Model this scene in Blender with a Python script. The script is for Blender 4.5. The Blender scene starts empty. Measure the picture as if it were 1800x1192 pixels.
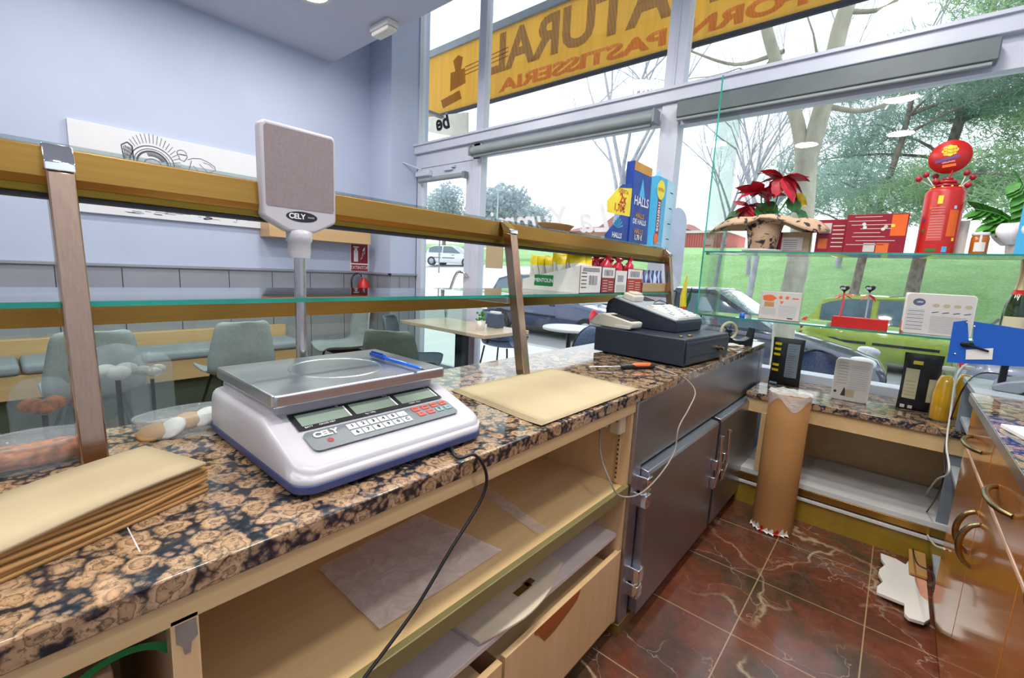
import bpy, bmesh, math, random
from mathutils import Matrix, Vector, noise
random.seed(7)
PI = math.pi
S = bpy.context.scene
C = S.collection

# ------------------------------------------------------------------ camera, sky, lights, exposure
cam_d = bpy.data.cameras.new('camera')
cam_d.sensor_width = 36; cam_d.lens = 790 / 1800 * 36
cam_d.clip_start = .02; cam_d.clip_end = 400
cam = bpy.data.objects.new('camera', cam_d); C.objects.link(cam)
CAMR = Matrix(((0.75595224, -0.13615439, 0.64031101), (0.65280475, 0.08386397, -0.75286971), (0.0488075, 0.98713161, 0.15227939)))
cam.matrix_world = Matrix.Translation((0, 0, 1.315)) @ CAMR.to_4x4()
S.camera = cam

w = bpy.data.worlds.new('overcast_sky'); S.world = w; w.use_nodes = True
wn = w.node_tree.nodes; wl = w.node_tree.links
bg = wn['Background']; bg.inputs['Strength'].default_value = 1.9
geo = wn.new('ShaderNodeNewGeometry'); sep = wn.new('ShaderNodeSeparateXYZ'); rmp = wn.new('ShaderNodeValToRGB')
tc = wn.new('ShaderNodeTexCoord')
wl.new(tc.outputs['Generated'], sep.inputs[0]); wl.new(sep.outputs['Z'], rmp.inputs[0]); wl.new(rmp.outputs[0], bg.inputs['Color'])
rmp.color_ramp.elements[0].position = .0; rmp.color_ramp.elements[0].color = (.92, .94, .98, 1)
rmp.color_ramp.elements[1].position = .6; rmp.color_ramp.elements[1].color = (.78, .88, 1, 1)

def sun(name, rot, energy, color, ang):
    d = bpy.data.lights.new(name, 'SUN'); d.energy = energy; d.color = color; d.angle = R(ang)
    o = bpy.data.objects.new(name, d); C.objects.link(o); o.rotation_euler = [R(a) for a in rot]
def R(a): return math.radians(a)
sun('veiled_sun', (38, 0, 205), 1.2, (1, .98, .95), 25)
S.view_settings.view_transform = 'Standard'; S.view_settings.look = 'None'
S.view_settings.gamma = 1; S.view_settings.use_curve_mapping = False
S.view_settings.exposure = 0.0
LAMP_W = 21            # watts of each ceiling lamp (built with its fitting below)
LAMP_XY = [(-3.9, .5), (-3.9, 1.9), (-2.5, -.6), (-2.5, .9), (-2.5, 2.1), (-.3, -1.3), (-.3, .2), (-.3, 1.5), (-.3, 2.3), (-1.4, -1.3), (.6, .6)]

# ------------------------------------------------------------------ materials
def hx(s):
    s = s.lstrip('#'); v = [int(s[i:i + 2], 16) / 255 for i in (0, 2, 4)]
    return tuple((c / 12.92 if c <= .04045 else ((c + .055) / 1.055) ** 2.4) for c in v) + (1,)
class NT:
    def __init__(s, name):
        s.m = bpy.data.materials.new(name); s.m.use_nodes = True
        s.t = s.m.node_tree; s.n = s.t.nodes; s.l = s.t.links; s.p = s.n['Principled BSDF']; s.out = s.n['Material Output']
    def add(s, typ, **k):
        n = s.n.new('ShaderNode' + typ)
        for a, v in k.items():
            if a in n.inputs.keys(): n.inputs[a].default_value = v
            else: setattr(n, a, v)
        return n
    def ln(s, a, b): s.l.new(a, b)
    def pos(s, obj=False):
        return s.add('TexCoord').outputs['Object'] if obj else s.add('NewGeometry').outputs['Position']
    def noise(s, vec, scale, detail=4, rough=.5, dist=0):
        n = s.add('TexNoise'); n.inputs['Scale'].default_value = scale; n.inputs['Detail'].default_value = detail
        n.inputs['Roughness'].default_value = rough; n.inputs['Distortion'].default_value = dist
        if vec: s.ln(vec, n.inputs['Vector'])
        return n.outputs['Fac']
    def ramp(s, fac, stops, interp='LINEAR'):
        r = s.add('ValToRGB'); r.color_ramp.interpolation = interp; e = r.color_ramp.elements
        while len(e) < len(stops): e.new(.5)
        for q, (p_, c) in zip(e, stops): q.position = p_; q.color = c if len(c) == 4 else tuple(c) + (1,)
        s.ln(fac, r.inputs[0]); return r.outputs[0]
    def mix(s, f, a, b, mode='MIX'):
        n = s.add('Mix', data_type='RGBA', blend_type=mode)
        for i, v in ((0, f), (6, a), (7, b)):
            if hasattr(v, 'node'): s.ln(v, n.inputs[i])
            else: n.inputs[i].default_value = v
        return n.outputs[2]
    def math(s, op, a, b=0.):
        n = s.add('Math', operation=op)
        for i, v in ((0, a), (1, b)):
            if hasattr(v, 'node'): s.ln(v, n.inputs[i])
            else: n.inputs[i].default_value = v
        return n.outputs[0]
    def bump(s, h, strength, dist=.01):
        b = s.add('Bump'); b.inputs['Strength'].default_value = strength; b.inputs['Distance'].default_value = dist
        s.ln(h, b.inputs['Height']); s.ln(b.outputs[0], s.p.inputs['Normal'])
    def mapping(s, vec, scale=(1, 1, 1), rot=(0, 0, 0), loc=(0, 0, 0)):
        m = s.add('Mapping'); m.inputs['Scale'].default_value = scale; m.inputs['Rotation'].default_value = rot; m.inputs['Location'].default_value = loc
        s.ln(vec, m.inputs['Vector']); return m.outputs[0]

def mk(name, col, rough=.5, metal=0, var=.06, vs=8, bump=0, bs=80, spec=.5, coat=0, trans=0, sheen=0):
    t = NT(name); c = hx(col) if isinstance(col, str) else tuple(col)[:3] + (1,)
    p = t.p; p.inputs['Roughness'].default_value = rough; p.inputs['Metallic'].default_value = metal
    p.inputs['Specular IOR Level'].default_value = spec; p.inputs['Coat Weight'].default_value = coat
    p.inputs['Transmission Weight'].default_value = trans
    v = t.pos(True)
    n = t.noise(v, vs)
    d = tuple(x * (1 - var * 2) for x in c[:3]); l = tuple(min(1, x * (1 + var)) for x in c[:3])
    t.ln(t.ramp(n, [(.3, d), (.7, l)]), p.inputs['Base Color'])
    if bump: t.bump(t.noise(v, bs), bump)
    return t.m
def wood(name, a, b, rough=.4, axis=1, scale=1, coat=0, fine=90):
    t = NT(name); v = t.pos(); sc = [14 * scale] * 3; sc[axis] = .9 * scale
    m = t.mapping(v, tuple(sc)); n = t.noise(m, 1.6, 5, .6, .8)
    sc2 = [fine] * 3; sc2[axis] = 3; n2 = t.noise(t.mapping(v, tuple(sc2)), 1.5, 3)
    c = t.ramp(n, [(.25, hx(a)), (.75, hx(b))])
    t.ln(t.mix(.25, c, t.ramp(n2, [(.3, hx(a)), (.7, hx(b))])), t.p.inputs['Base Color'])
    t.p.inputs['Roughness'].default_value = rough; t.p.inputs['Coat Weight'].default_value = coat; t.p.inputs['Coat Roughness'].default_value = .08
    return t.m
def brushed(name, col, rough=.3, axis=1, var=.1):
    t = NT(name); v = t.pos(); sc = [160] * 3; sc[axis] = 2
    n = t.noise(t.mapping(v, tuple(sc)), 1.2, 3)
    c = hx(col)[:3]
    t.ln(t.ramp(n, [(.2, tuple(x * (1 - var * 2) for x in c)), (.8, c)]), t.p.inputs['Base Color'])
    t.p.inputs['Metallic'].default_value = 1
    r = t.add('MapRange'); r.inputs['To Min'].default_value = rough * .8; r.inputs['To Max'].default_value = rough * 1.25
    t.ln(t.noise(v, 6), r.inputs['Value']); t.ln(r.outputs[0], t.p.inputs['Roughness'])
    return t.m
def pane(name, tint=(1, 1, 1), gloss=1.0, ior=1.5):
    t = NT(name); n = t.n; n.remove(t.p)
    tr = t.add('BsdfTransparent'); tr.inputs[0].default_value = tuple(tint) + (1,)
    gl = t.add('BsdfGlossy'); gl.inputs['Roughness'].default_value = .0
    fr = t.add('Fresnel'); gb = t.add('NewGeometry'); t.ln(t.math('ADD', t.math('MULTIPLY', gb.outputs['Backfacing'], 1 / ior - ior), ior), fr.inputs['IOR'])
    f = t.math('MULTIPLY', fr.outputs[0], gloss)
    mx = t.add('MixShader'); t.ln(f, mx.inputs[0]); t.ln(tr.outputs[0], mx.inputs[1]); t.ln(gl.outputs[0], mx.inputs[2])
    t.ln(mx.outputs[0], t.out.inputs[0]); return t.m
def film(name, tint, opac, col, rough=.15):
    t = NT(name); tr = t.add('BsdfTransparent'); tr.inputs[0].default_value = tuple(tint) + (1,)
    t.p.inputs['Base Color'].default_value = hx(col); t.p.inputs['Roughness'].default_value = rough
    v = t.pos(True); nz = t.noise(v, 25, 5, .6, 1.0); t.bump(nz, .5, .02)
    f = t.add('MapRange'); f.inputs['To Min'].default_value = opac * .55; f.inputs['To Max'].default_value = min(1, opac * 1.5)
    t.ln(nz, f.inputs['Value'])
    mx = t.add('MixShader'); t.ln(f.outputs[0], mx.inputs[0]); t.ln(tr.outputs[0], mx.inputs[1]); t.ln(t.p.outputs[0], mx.inputs[2])
    t.ln(mx.outputs[0], t.out.inputs[0]); return t.m
def translucent(name, col, amt=.5):
    t = NT(name); c = hx(col); v = t.pos()
    sc = t.mapping(v, (18, 1, 1)); nz = t.noise(sc, 1.2, 3)
    cc = t.ramp(nz, [(.3, tuple(x * .88 for x in c[:3])), (.7, c)])
    t.ln(cc, t.p.inputs['Base Color']); t.p.inputs['Roughness'].default_value = .6
    tl = t.add('BsdfTranslucent'); t.ln(cc, tl.inputs[0])
    mx = t.add('MixShader'); mx.inputs[0].default_value = amt; t.ln(t.p.outputs[0], mx.inputs[1]); t.ln(tl.outputs[0], mx.inputs[2])
    t.ln(mx.outputs[0], t.out.inputs[0]); return t.m
def granite_mat():
    t = NT('brown_orb_granite'); v = t.pos()
    wn_ = t.add('TexNoise'); wn_.inputs['Scale'].default_value = 45; wn_.inputs['Detail'].default_value = 5; t.ln(v, wn_.inputs['Vector'])
    va = t.add('VectorMath', operation='MULTIPLY_ADD'); t.ln(wn_.outputs['Color'], va.inputs[0]); va.inputs[1].default_value = (.02, .02, .02); t.ln(v, va.inputs[2])
    vo = t.add('TexVoronoi'); vo.inputs['Scale'].default_value = 27; vo.inputs['Randomness'].default_value = .95; t.ln(va.outputs[0], vo.inputs['Vector'])
    orb = t.ramp(vo.outputs['Distance'], [(.0, hx('#94765a')), (.17, hx('#bb9c7b')), (.29, hx('#a98969')), (.325, hx('#7a634e')), (.36, hx('#c4a686')), (.5, hx('#ab8c6c')), (.56, hx('#4a4541')), (.62, hx('#2d3138'))])
    vo2 = t.add('TexVoronoi'); vo2.inputs['Scale'].default_value = 80; t.ln(va.outputs[0], vo2.inputs['Vector'])
    g2 = t.ramp(vo2.outputs['Distance'], [(.0, hx('#bfa284')), (.38, hx('#9c8068')), (.5, hx('#4a4b50')), (.7, hx('#23262d'))])
    msk = t.ramp(vo.outputs['Distance'], [(.48, (0, 0, 0)), (.58, (1, 1, 1))])
    c = t.mix(t.math('MULTIPLY', msk, .8), orb, g2)
    sp = t.ramp(t.noise(v, 110, 6, .8, .5), [(.43, (0, 0, 0)), (.49, (1, 1, 1))])
    c = t.mix(sp, t.mix(.62, c, hx('#1d2026')), c)
    big = t.ramp(t.noise(v, 9, 2), [(.35, hx('#d6c7b4')), (.7, hx('#ffffff'))])
    c = t.mix(.6, c, big, 'MULTIPLY')
    t.ln(c, t.p.inputs['Base Color']); t.p.inputs['Roughness'].default_value = .09; t.p.inputs['Coat Weight'].default_value = .3
    t.p.inputs['Coat Roughness'].default_value = .05
    return t.m
def marble_mat():
    t = NT('red_brown_marble_tiles'); v = t.pos()
    nz = t.add('TexNoise'); nz.inputs['Scale'].default_value = 3.2; nz.inputs['Detail'].default_value = 6; t.ln(v, nz.inputs['Vector'])
    va = t.add('VectorMath', operation='MULTIPLY_ADD'); t.ln(nz.outputs['Color'], va.inputs[0]); va.inputs[1].default_value = (.5, .5, .5); t.ln(v, va.inputs[2])
    base = t.ramp(t.noise(va.outputs[0], 3.2, 8, .65), [(.3, hx('#3a3528')), (.42, hx('#5c4334')), (.55, hx('#77432f')), (.68, hx('#834c3a')), (.8, hx('#5e5048'))])
    fine = t.ramp(t.noise(v, 22, 8, .7), [(.3, hx('#9a8a80')), (.7, hx('#ffffff'))])
    base = t.mix(.6, base, fine, 'MULTIPLY')
    def vein(scale, w_, dim, loc):
        vo = t.add('TexVoronoi', feature='DISTANCE_TO_EDGE'); vo.inputs['Scale'].default_value = scale
        t.ln(t.mapping(va.outputs[0], (1, 1, 1), (0, 0, .5), loc), vo.inputs['Vector'])
        m = t.ramp(vo.outputs['Distance'], [(0, (1, 1, 1)), (w_, (0, 0, 0))])
        k = t.ramp(t.noise(v, 2.6, 3), [(.42, (0, 0, 0)), (.6, (1, 1, 1))])
        return t.math('MULTIPLY', t.math('MULTIPLY', m, k), dim)
    c = t.mix(vein(1.5, .022, .7, (0, 0, 0)), base, hx('#c9b896'))
    c = t.mix(vein(4.2, .012, .45, (3, 1, 0)), c, hx('#cbbfae'))
    sp = t.add('SeparateXYZ'); t.ln(v, sp.inputs[0])
    def joint(o, off, step):
        f = t.math('FRACT', t.math('DIVIDE', t.math('ADD', o, off), step))
        d = t.math('ABSOLUTE', t.math('SUBTRACT', f, .5))
        return t.math('GREATER_THAN', d, .5 - .0022 / step)
    g = t.math('MAXIMUM', joint(sp.outputs['X'], .31 + 8 * .38, .38), joint(sp.outputs['Y'], -2.14 + 10 * .42, .42))
    c = t.mix(t.math('MULTIPLY', g, .75), c, hx('#b49c74'))
    t.ln(c, t.p.inputs['Base Color'])
    t.ln(t.ramp(t.noise(v, 8, 5), [(.3, (.12,) * 3), (.75, (.3,) * 3)]), t.p.inputs['Roughness'])
    t.p.inputs['Coat Weight'].default_value = .35; t.p.inputs['Coat Roughness'].default_value = .08
    return t.m
def grass_mat(name='lawn_grass'):
    t = NT(name); v = t.pos(); n = t.noise(v, 1.3, 6, .7); n2 = t.noise(v, 14, 5, .7)
    c = t.mix(.5, t.ramp(n, [(.3, hx('#7bab62')), (.5, hx('#98c57c')), (.72, hx('#c0dfa2'))]), t.ramp(n2, [(.3, hx('#638f52')), (.7, hx('#b4dc94'))]))
    t.ln(c, t.p.inputs['Base Color']); t.p.inputs['Roughness'].default_value = .9; t.bump(n2, .6, .08); return t.m
def bark_mat(name, a, b, sc=6):
    t = NT(name); v = t.pos(); n = t.noise(t.mapping(v, (sc, sc, sc * .5)), 1, 5, .6)
    t.ln(t.ramp(n, [(.35, hx(a)), (.6, hx(b))]), t.p.inputs['Base Color']); t.p.inputs['Roughness'].default_value = .85; t.bump(n, .3, .02); return t.m
def leaf_mat(name, a, b):
    t = NT(name); v = t.pos(); n = t.noise(v, 2.2, 4); c = t.ramp(n, [(.35, hx(a)), (.65, hx(b))])
    t.ln(c, t.p.inputs['Base Color']); t.p.inputs['Roughness'].default_value = .6
    tl = t.add('BsdfTranslucent'); t.ln(c, tl.inputs[0]); mx = t.add('MixShader'); mx.inputs[0].default_value = .55
    t.ln(t.p.outputs[0], mx.inputs[1]); t.ln(tl.outputs[0], mx.inputs[2]); t.ln(mx.outputs[0], t.out.inputs[0]); return t.m

M = dict(
    wall=mk('lavender_wall_paint', '#b6c1d8', .7, var=.02, vs=2, bump=.05, bs=200),
    ceil=mk('ceiling_paint', '#c6cbdc', .8, var=.015, vs=2),
    wains=mk('grey_wainscot', '#8e929c', .55, var=.05, vs=3),
    frame=mk('white_aluminium_frame', '#c9cedb', .35, var=.02),
    frameg=mk('grey_aluminium', '#7f858b', .4, var=.05),
    seal=mk('dark_gasket', '#23262c', .6),
    blind=mk('roller_blind_grey', '#8f9899', .5, var=.04),
    pane=pane('window_glass', (.97, .985, .98), .9),
    panel=pane('tinted_display_glass', (.88, .95, .9), 1.0),
    shelfg=pane('clear_shelf_glass', (.9, .97, .95), 1.2),
    teal=mk('green_glass_edge', '#2fae9a', .15, var=.2, vs=3, trans=.35),
    granite=granite_mat(), marble=marble_mat(),
    gold=brushed('bronze_anodised_rail', '#b48a45', .32),
    golddk=brushed('dark_bronze_lip', '#8a7330', .4),
    steel=brushed('brushed_steel', '#d3d5d9', .3),
    steelv=brushed('brushed_steel_upright', '#c4a58c', .2, 2),
    chrome=mk('chrome', '#e6e8ea', .08, 1, var=.02),
    fridge=brushed('fridge_steel', '#b3b4bd', .34),
    beige=wood('pale_maple_laminate', '#d6b27c', '#e6c893', .35, 1, .8),
    beigev=wood('pale_maple_upright', '#d2ac78', '#e2c294', .35, 2, .8),
    lip=mk('olive_shelf_lip', '#8f8658', .4, .3, var=.05),
    pink=mk('pinkish_white_laminate', '#d9cdc6', .35, var=.03),
    white=mk('white_laminate', '#d8d8d6', .35, var=.03),
    brownl=wood('exposed_chipboard', '#8b4a1c', '#a85c26', .7),
    orange=wood('glossy_cherry_wood', '#a9642c', '#bd7636', .18, 1, .7, .6),
    edge=mk('pale_edge_band', '#d9b79c', .3),
    plinth=wood('olive_brown_plinth', '#6a5022', '#7d6129', .3),
    goldpl=wood('golden_plinth', '#8f7420', '#a8892c', .25),
    brass=mk('aged_brass', '#a8966a', .25, 1, var=.15, vs=20),
    greyl=mk('grey_laminate', '#7f8994', .45, var=.03),
    lgrey=mk('light_grey_laminate', '#aab4ba', .4, var=.03),
    hole=mk('drilled_hole', '#30363c', .8),
    swhite=mk('scale_white_plastic', '#bfbcc1', .32, var=.02),
    sblue=mk('scale_blue_base', '#3c4673', .4),
    slate=mk('speckled_mauve_screen', '#8f8080', .35, var=.05, vs=150),
    black=mk('black_plastic', '#16181c', .35),
    navy=mk('navy_black_metal', '#2a313e', .38, var=.08, vs=40),
    lcd=mk('lcd_glass', '#8a9a8c', .08, var=.15, vs=5),
    keyp=mk('keypad_grey', '#70777a', .4),
    keyw=mk('key_white', '#e9ecec', .4), keyr=mk('key_red', '#d9584e', .4), keyt=mk('key_teal', '#7fa3a2', .4),
    print_=mk('printed_black', '#1a1a1e', .5), printw=mk('printed_white', '#efeff2', .5),
    cream=mk('cream_plastic', '#d8cda9', .35, var=.04), creamw=mk('offwhite_plastic', '#dedac8', .35),
    bluep=mk('blue_pen_plastic', '#1f63d6', .2, coat=.5), blued=mk('dark_blue_cap', '#1546a8', .25),
    kraft=mk('kraft_paper', '#b98a50', .8, var=.05, vs=6, bump=.1, bs=60),
    kraft2=mk('pale_kraft_paper', '#b9a683', .8, var=.04, vs=5),
    card=mk('brown_card_tube', '#a87842', .7, var=.06, vs=5),
    cardb=mk('tan_carton', '#b08a60', .75, var=.06, vs=5),
    foil=film('wrinkled_clear_film', (1, 1, 1), .45, '#f2f4f4'),
    bagf=film('clear_plastic_bag', (1, .99, .98), .4, '#fbf3ee', .25),
    clear=film('clear_plastic_lid', (.98, .99, 1), .18, '#dfe6ea', .08),
    cable=mk('black_cable', '#17181a', .45), cablew=mk('white_cable', '#d8d6cc', .45), cableg=mk('grey_cable', '#9a948a', .45),
    orangep=mk('orange_grip', '#e06a2c', .4),
    red=mk('gift_box_red', '#96182a', .3, var=.08, vs=12), redb=mk('bright_red', '#bd2019', .35), dred=mk('dark_red', '#8c1620', .4),
    orangeb=mk('orange_print', '#ef6a1d', .35), yellow=mk('packet_yellow', '#f2d417', .35), yel2=mk('print_yellow', '#f6e13a', .4),
    blueh=mk('deep_blue_print', '#1c3f9c', .35, var=.2, vs=14), bluel=mk('light_blue_print', '#49b3e0', .35), cyan=mk('pale_cyan_card', '#b8dcf0', .4),
    green=mk('green_print', '#12803c', .4), lgreen=mk('leaf_green', '#3f8f2a', .5, var=.25, vs=30),
    dgreen=mk('dark_leaf', '#2a6b2c', .5, var=.3, vs=30), leafred=mk('poinsettia_red', '#b5152c', .5, var=.25, vs=25),
    leafy=mk('yellowing_leaf', '#b7a21e', .5, var=.2, vs=30),
    boxw=mk('white_card', '#e6e3dc', .5, var=.02), boxg=mk('grey_white_tin', '#d4cdc4', .3, .2, var=.03),
    redpl=mk('red_plastic_film', '#c82336', .2, coat=.5), purple=mk('purple_print', '#5a4a8c', .4), choc=mk('dark_chocolate', '#33201a', .35),
    woodl=wood('light_oak', '#c09a6c', '#d2ae80', .4), woodg=mk('table_top_wood', '#c5b49c', .25, var=.08, vs=4),
    chair=mk('grey_chair_fabric', '#9aa3a8', .6, var=.06, vs=60), chaird=mk('dark_blue_chair', '#4c5a6c', .5, var=.08, vs=50),
    chairo=mk('olive_grey_chair', '#5f6a62', .5, var=.1, vs=30),
    cushion=mk('grey_cushion', '#8d96a0', .7, var=.04),
    dark=mk('dark_metal_leg', '#1b1e24', .4, .5), wicker=mk('dark_wicker', '#46597a', .5, var=.3, vs=90),
    blue=mk('folder_blue', '#1559b8', .4, var=.03), rubber=mk('tyre_rubber', '#1d1f22', .7),
    carsil=mk('car_silver_grey', '#8b8f9e', .2, .5, coat=1), carblk=mk('car_dark_grey', '#4a4d5c', .2, .5, coat=1),
    cargrn=mk('car_lime_green', '#a6bd4a', .25, .2, coat=1), carwht=mk('car_white', '#dfe1e4', .25, coat=1), carblu=mk('car_dark_blue', '#3f4c6b', .25, .4, coat=1),
    carglass=mk('car_glass', '#56707a', .05, .0, coat=1), hub=mk('wheel_alloy', '#a6a9ae', .3, .8), lampc=mk('headlight_clear', '#d8dde0', .1), lampr=mk('tail_light_red', '#d8202c', .2),
    road=mk('asphalt', '#9a9a98', .9, var=.06, vs=3, bump=.2, bs=30), pave=mk('pale_pavement', '#d9d9d8', .85, var=.03, vs=2),
    kerb=mk('kerb_stone', '#b9b9bb', .8), grass=grass_mat(),
    barkp=bark_mat('plane_tree_bark', '#8f907f', '#bdbba8', 4), barkd=bark_mat('pine_bark', '#6d6258', '#9a8c82', 9), barkg=bark_mat('grey_twig_bark', '#a3a3ad', '#c2c1ca', 9),
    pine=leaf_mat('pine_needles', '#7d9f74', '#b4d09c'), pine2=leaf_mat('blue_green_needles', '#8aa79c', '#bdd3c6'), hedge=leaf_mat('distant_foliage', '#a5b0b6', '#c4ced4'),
    brick=mk('pink_brick_render', '#c98f84', .8, var=.05), roof=mk('clay_roof', '#a86a62', .8, var=.08), wallr=mk('red_corrugated_wall', '#c4635c', .7, var=.1),
    polest=brushed('polished_steel_tube', '#cfcbc8', .2, 2), oliveb=mk('dark_olive_base', '#4c5040', .5), goldp=mk('gold_print', '#c98f3a', .4), standee=mk('pale_blue_white_board', '#ccd6ea', .5), boardc=mk('cream_board', '#e8d9bd', .5), cassette=mk('dark_grey_cassette', '#616b6d', .45), salmon=mk('salmon_print', '#e0a184', .4),
    awn=translucent('yellow_awning_canvas', '#f4d072', .8), awnp=pane('awning_lettering', (.46, .36, .42), 0), awnr=pane('awning_red_lettering', (.80, .46, .38), 0),
    juice=mk('orange_juice', '#f2b50c', .15, var=.08, coat=1), bottleg=mk('green_bottle_glass', '#2d4a12', .06, var=.3, coat=1), foilr=mk('gold_red_foil', '#c9b48a', .3, .8),
    bread=mk('pastry', '#c8743a', .7, var=.35, vs=60, bump=.4, bs=60), cookie=mk('cookie', '#c99a66', .7, var=.15), icing=mk('icing', '#ece8e0', .5),
    leop=None, sketch=mk('sketch_ink', '#4a4a52', .7), canvas=mk('white_canvas', '#dcdee2', .8, var=.01), honey=mk('honey', '#c56a16', .12, coat=1, var=.15),
)
def leopard():
    t = NT('spotted_wrapping_paper'); v = t.pos(True)
    m = t.ramp(t.noise(v, 26, 3, .6, .6), [(.56, (0, 0, 0)), (.6, (1, 1, 1))])
    c = t.mix(m, hx('#c9a887'), hx('#2e2530')); t.ln(c, t.p.inputs['Base Color']); t.p.inputs['Roughness'].default_value = .5; return t.m
M['leop'] = leopard()

# ------------------------------------------------------------------ mesh building helpers
class MB:
    def __init__(s, T=None):
        s.v = []; s.f = []; s.fm = []; s.fs = []; s.T = T or Matrix(); s.mats = []; s.cur = 0; s.sm = False
    def mat(s, m):
        m = M[m] if isinstance(m, str) else m
        if m not in s.mats: s.mats.append(m)
        s.cur = s.mats.index(m); return s
    def add(s, vs, fs, smooth=None):
        b = len(s.v); s.v += [tuple(s.T @ Vector(p)) for p in vs]
        for f in fs: s.f.append([b + i for i in f]); s.fm.append(s.cur); s.fs.append(s.sm if smooth is None else smooth)
    def bm(s, bm, smooth=None):
        bm.verts.ensure_lookup_table(); bm.verts.index_update()
        if isinstance(smooth, list):
            sm = set(smooth); b0 = len(s.v); s.add([v.co.copy() for v in bm.verts], [])
            for f in bm.faces: s.f.append([b0 + v.index for v in f.verts]); s.fm.append(s.cur); s.fs.append(f in sm)
        else: s.add([v.co.copy() for v in bm.verts], [[v.index for v in f.verts] for f in bm.faces], smooth)
        bm.free()
    def box(s, x0, x1, y0, y1, z0, z1, b=0, seg=2):
        if x0 > x1: x0, x1 = x1, x0
        if y0 > y1: y0, y1 = y1, y0
        if z0 > z1: z0, z1 = z1, z0
        if not b:
            s.add([(x0, y0, z0), (x1, y0, z0), (x1, y1, z0), (x0, y1, z0), (x0, y0, z1), (x1, y0, z1), (x1, y1, z1), (x0, y1, z1)],
                  [(0, 3, 2, 1), (4, 5, 6, 7), (0, 1, 5, 4), (1, 2, 6, 5), (2, 3, 7, 6), (3, 0, 4, 7)], False)
        else:
            m = bmesh.new(); bmesh.ops.create_cube(m, size=1)
            for v in m.verts: v.co = ((x0 + x1) / 2 + v.co.x * (x1 - x0), (y0 + y1) / 2 + v.co.y * (y1 - y0), (z0 + z1) / 2 + v.co.z * (z1 - z0))
            rb = bmesh.ops.bevel(m, geom=m.edges[:] + m.verts[:], offset=min(b, .49 * min(x1 - x0, y1 - y0, z1 - z0)), segments=seg, profile=.5, affect='EDGES')
            s.bm(m, rb['faces'] if seg > 1 else False)
        return s
    def hexa(s, pts, b=0):
        m = bmesh.new(); vs = [m.verts.new(p) for p in pts]
        for f in ((0, 3, 2, 1), (4, 5, 6, 7), (0, 1, 5, 4), (1, 2, 6, 5), (2, 3, 7, 6), (3, 0, 4, 7)): m.faces.new([vs[i] for i in f])
        rb = bmesh.ops.bevel(m, geom=m.edges[:] + m.verts[:], offset=b, segments=2, profile=.5, affect='EDGES')['faces'] if b else False
        s.bm(m, rb); return s
    def prism(s, poly, a, b_, plane='xy', bev=0):
        # poly: 2-D outline; extruded between a and b_ along the third axis
        def P(u, v, t): return {'xy': (u, v, t), 'xz': (u, t, v), 'yz': (t, u, v)}[plane]
        n = len(poly); m = bmesh.new()
        lo = [m.verts.new(P(u, v, a)) for u, v in poly]; hi = [m.verts.new(P(u, v, b_)) for u, v in poly]
        m.faces.new(lo); m.faces.new(hi)
        for i in range(n): m.faces.new((lo[i], lo[(i + 1) % n], hi[(i + 1) % n], hi[i]))
        bmesh.ops.recalc_face_normals(m, faces=m.faces[:])
        rb = bmesh.ops.bevel(m, geom=[e for e in m.edges if e.calc_face_angle(0) > .4], offset=bev, segments=2, profile=.5, affect='EDGES')['faces'] if bev else False
        s.bm(m, rb); return s
    def tube(s, pts, r, n=10, caps=True):
        pts = [Vector(p) for p in pts]; k = len(pts); rs = r if isinstance(r, (list, tuple)) else [r] * k
        vs = []; fs = []; up = None
        for i, p in enumerate(pts):
            d = (pts[min(i + 1, k - 1)] - pts[max(i - 1, 0)]).normalized()
            if up is None: up = d.orthogonal().normalized()
            up = (up - d * up.dot(d)).normalized(); q = d.cross(up)
            for j in range(n):
                a = 2 * PI * j / n; vs.append(p + (up * math.cos(a) + q * math.sin(a)) * rs[i])
        for i in range(k - 1):
            for j in range(n): fs.append((i * n + j, i * n + (j + 1) % n, (i + 1) * n + (j + 1) % n, (i + 1) * n + j))
        s.add(vs, fs, True)
        if caps:
            s.add(vs[:n], [list(range(n))[::-1]], False); s.add(vs[-n:], [list(range(n))], False)
        return s
    def lathe(s, prof, c=(0, 0, 0), n=28, axis='z', ax=(1, 1), cap=True):
        vs = []; fs = []; k = len(prof)
        for r_, h in prof:
            for j in range(n):
                a = 2 * PI * j / n; u, v = r_ * math.cos(a) * ax[0], r_ * math.sin(a) * ax[1]
                p = {'z': (u, v, h), 'x': (h, u, v), 'y': (u, h, v)}[axis]
                vs.append((c[0] + p[0], c[1] + p[1], c[2] + p[2]))
        for i in range(k - 1):
            for j in range(n): fs.append((i * n + j, i * n + (j + 1) % n, (i + 1) * n + (j + 1) % n, (i + 1) * n + j))
        s.add(vs, fs, True)
        if not cap: return s
        if prof[0][0] > 1e-5: s.add(vs[:n], [list(range(n))[::-1]], False)
        if prof[-1][0] > 1e-5: s.add(vs[-n:], [list(range(n))], False)
        return s
    def ball(s, c, r, n=12, sc=(1, 1, 1)):
        m = bmesh.new(); bmesh.ops.create_uvsphere(m, u_segments=n, v_segments=max(6, n // 2), radius=r)
        for v in m.verts: v.co = (c[0] + v.co.x * sc[0], c[1] + v.co.y * sc[1], c[2] + v.co.z * sc[2])
        s.bm(m, True); return s
    def cyl(s, p0, p1, r, n=16, r1=None): return s.tube([p0, p1], [r, r if r1 is None else r1], n)
    def grid(s, fn, nu, nv, smooth=True):
        vs = [fn(i / nu, j / nv) for i in range(nu + 1) for j in range(nv + 1)]
        s.add(vs, [(i * (nv + 1) + j, (i + 1) * (nv + 1) + j, (i + 1) * (nv + 1) + j + 1, i * (nv + 1) + j + 1) for i in range(nu) for j in range(nv)], smooth); return s
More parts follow.
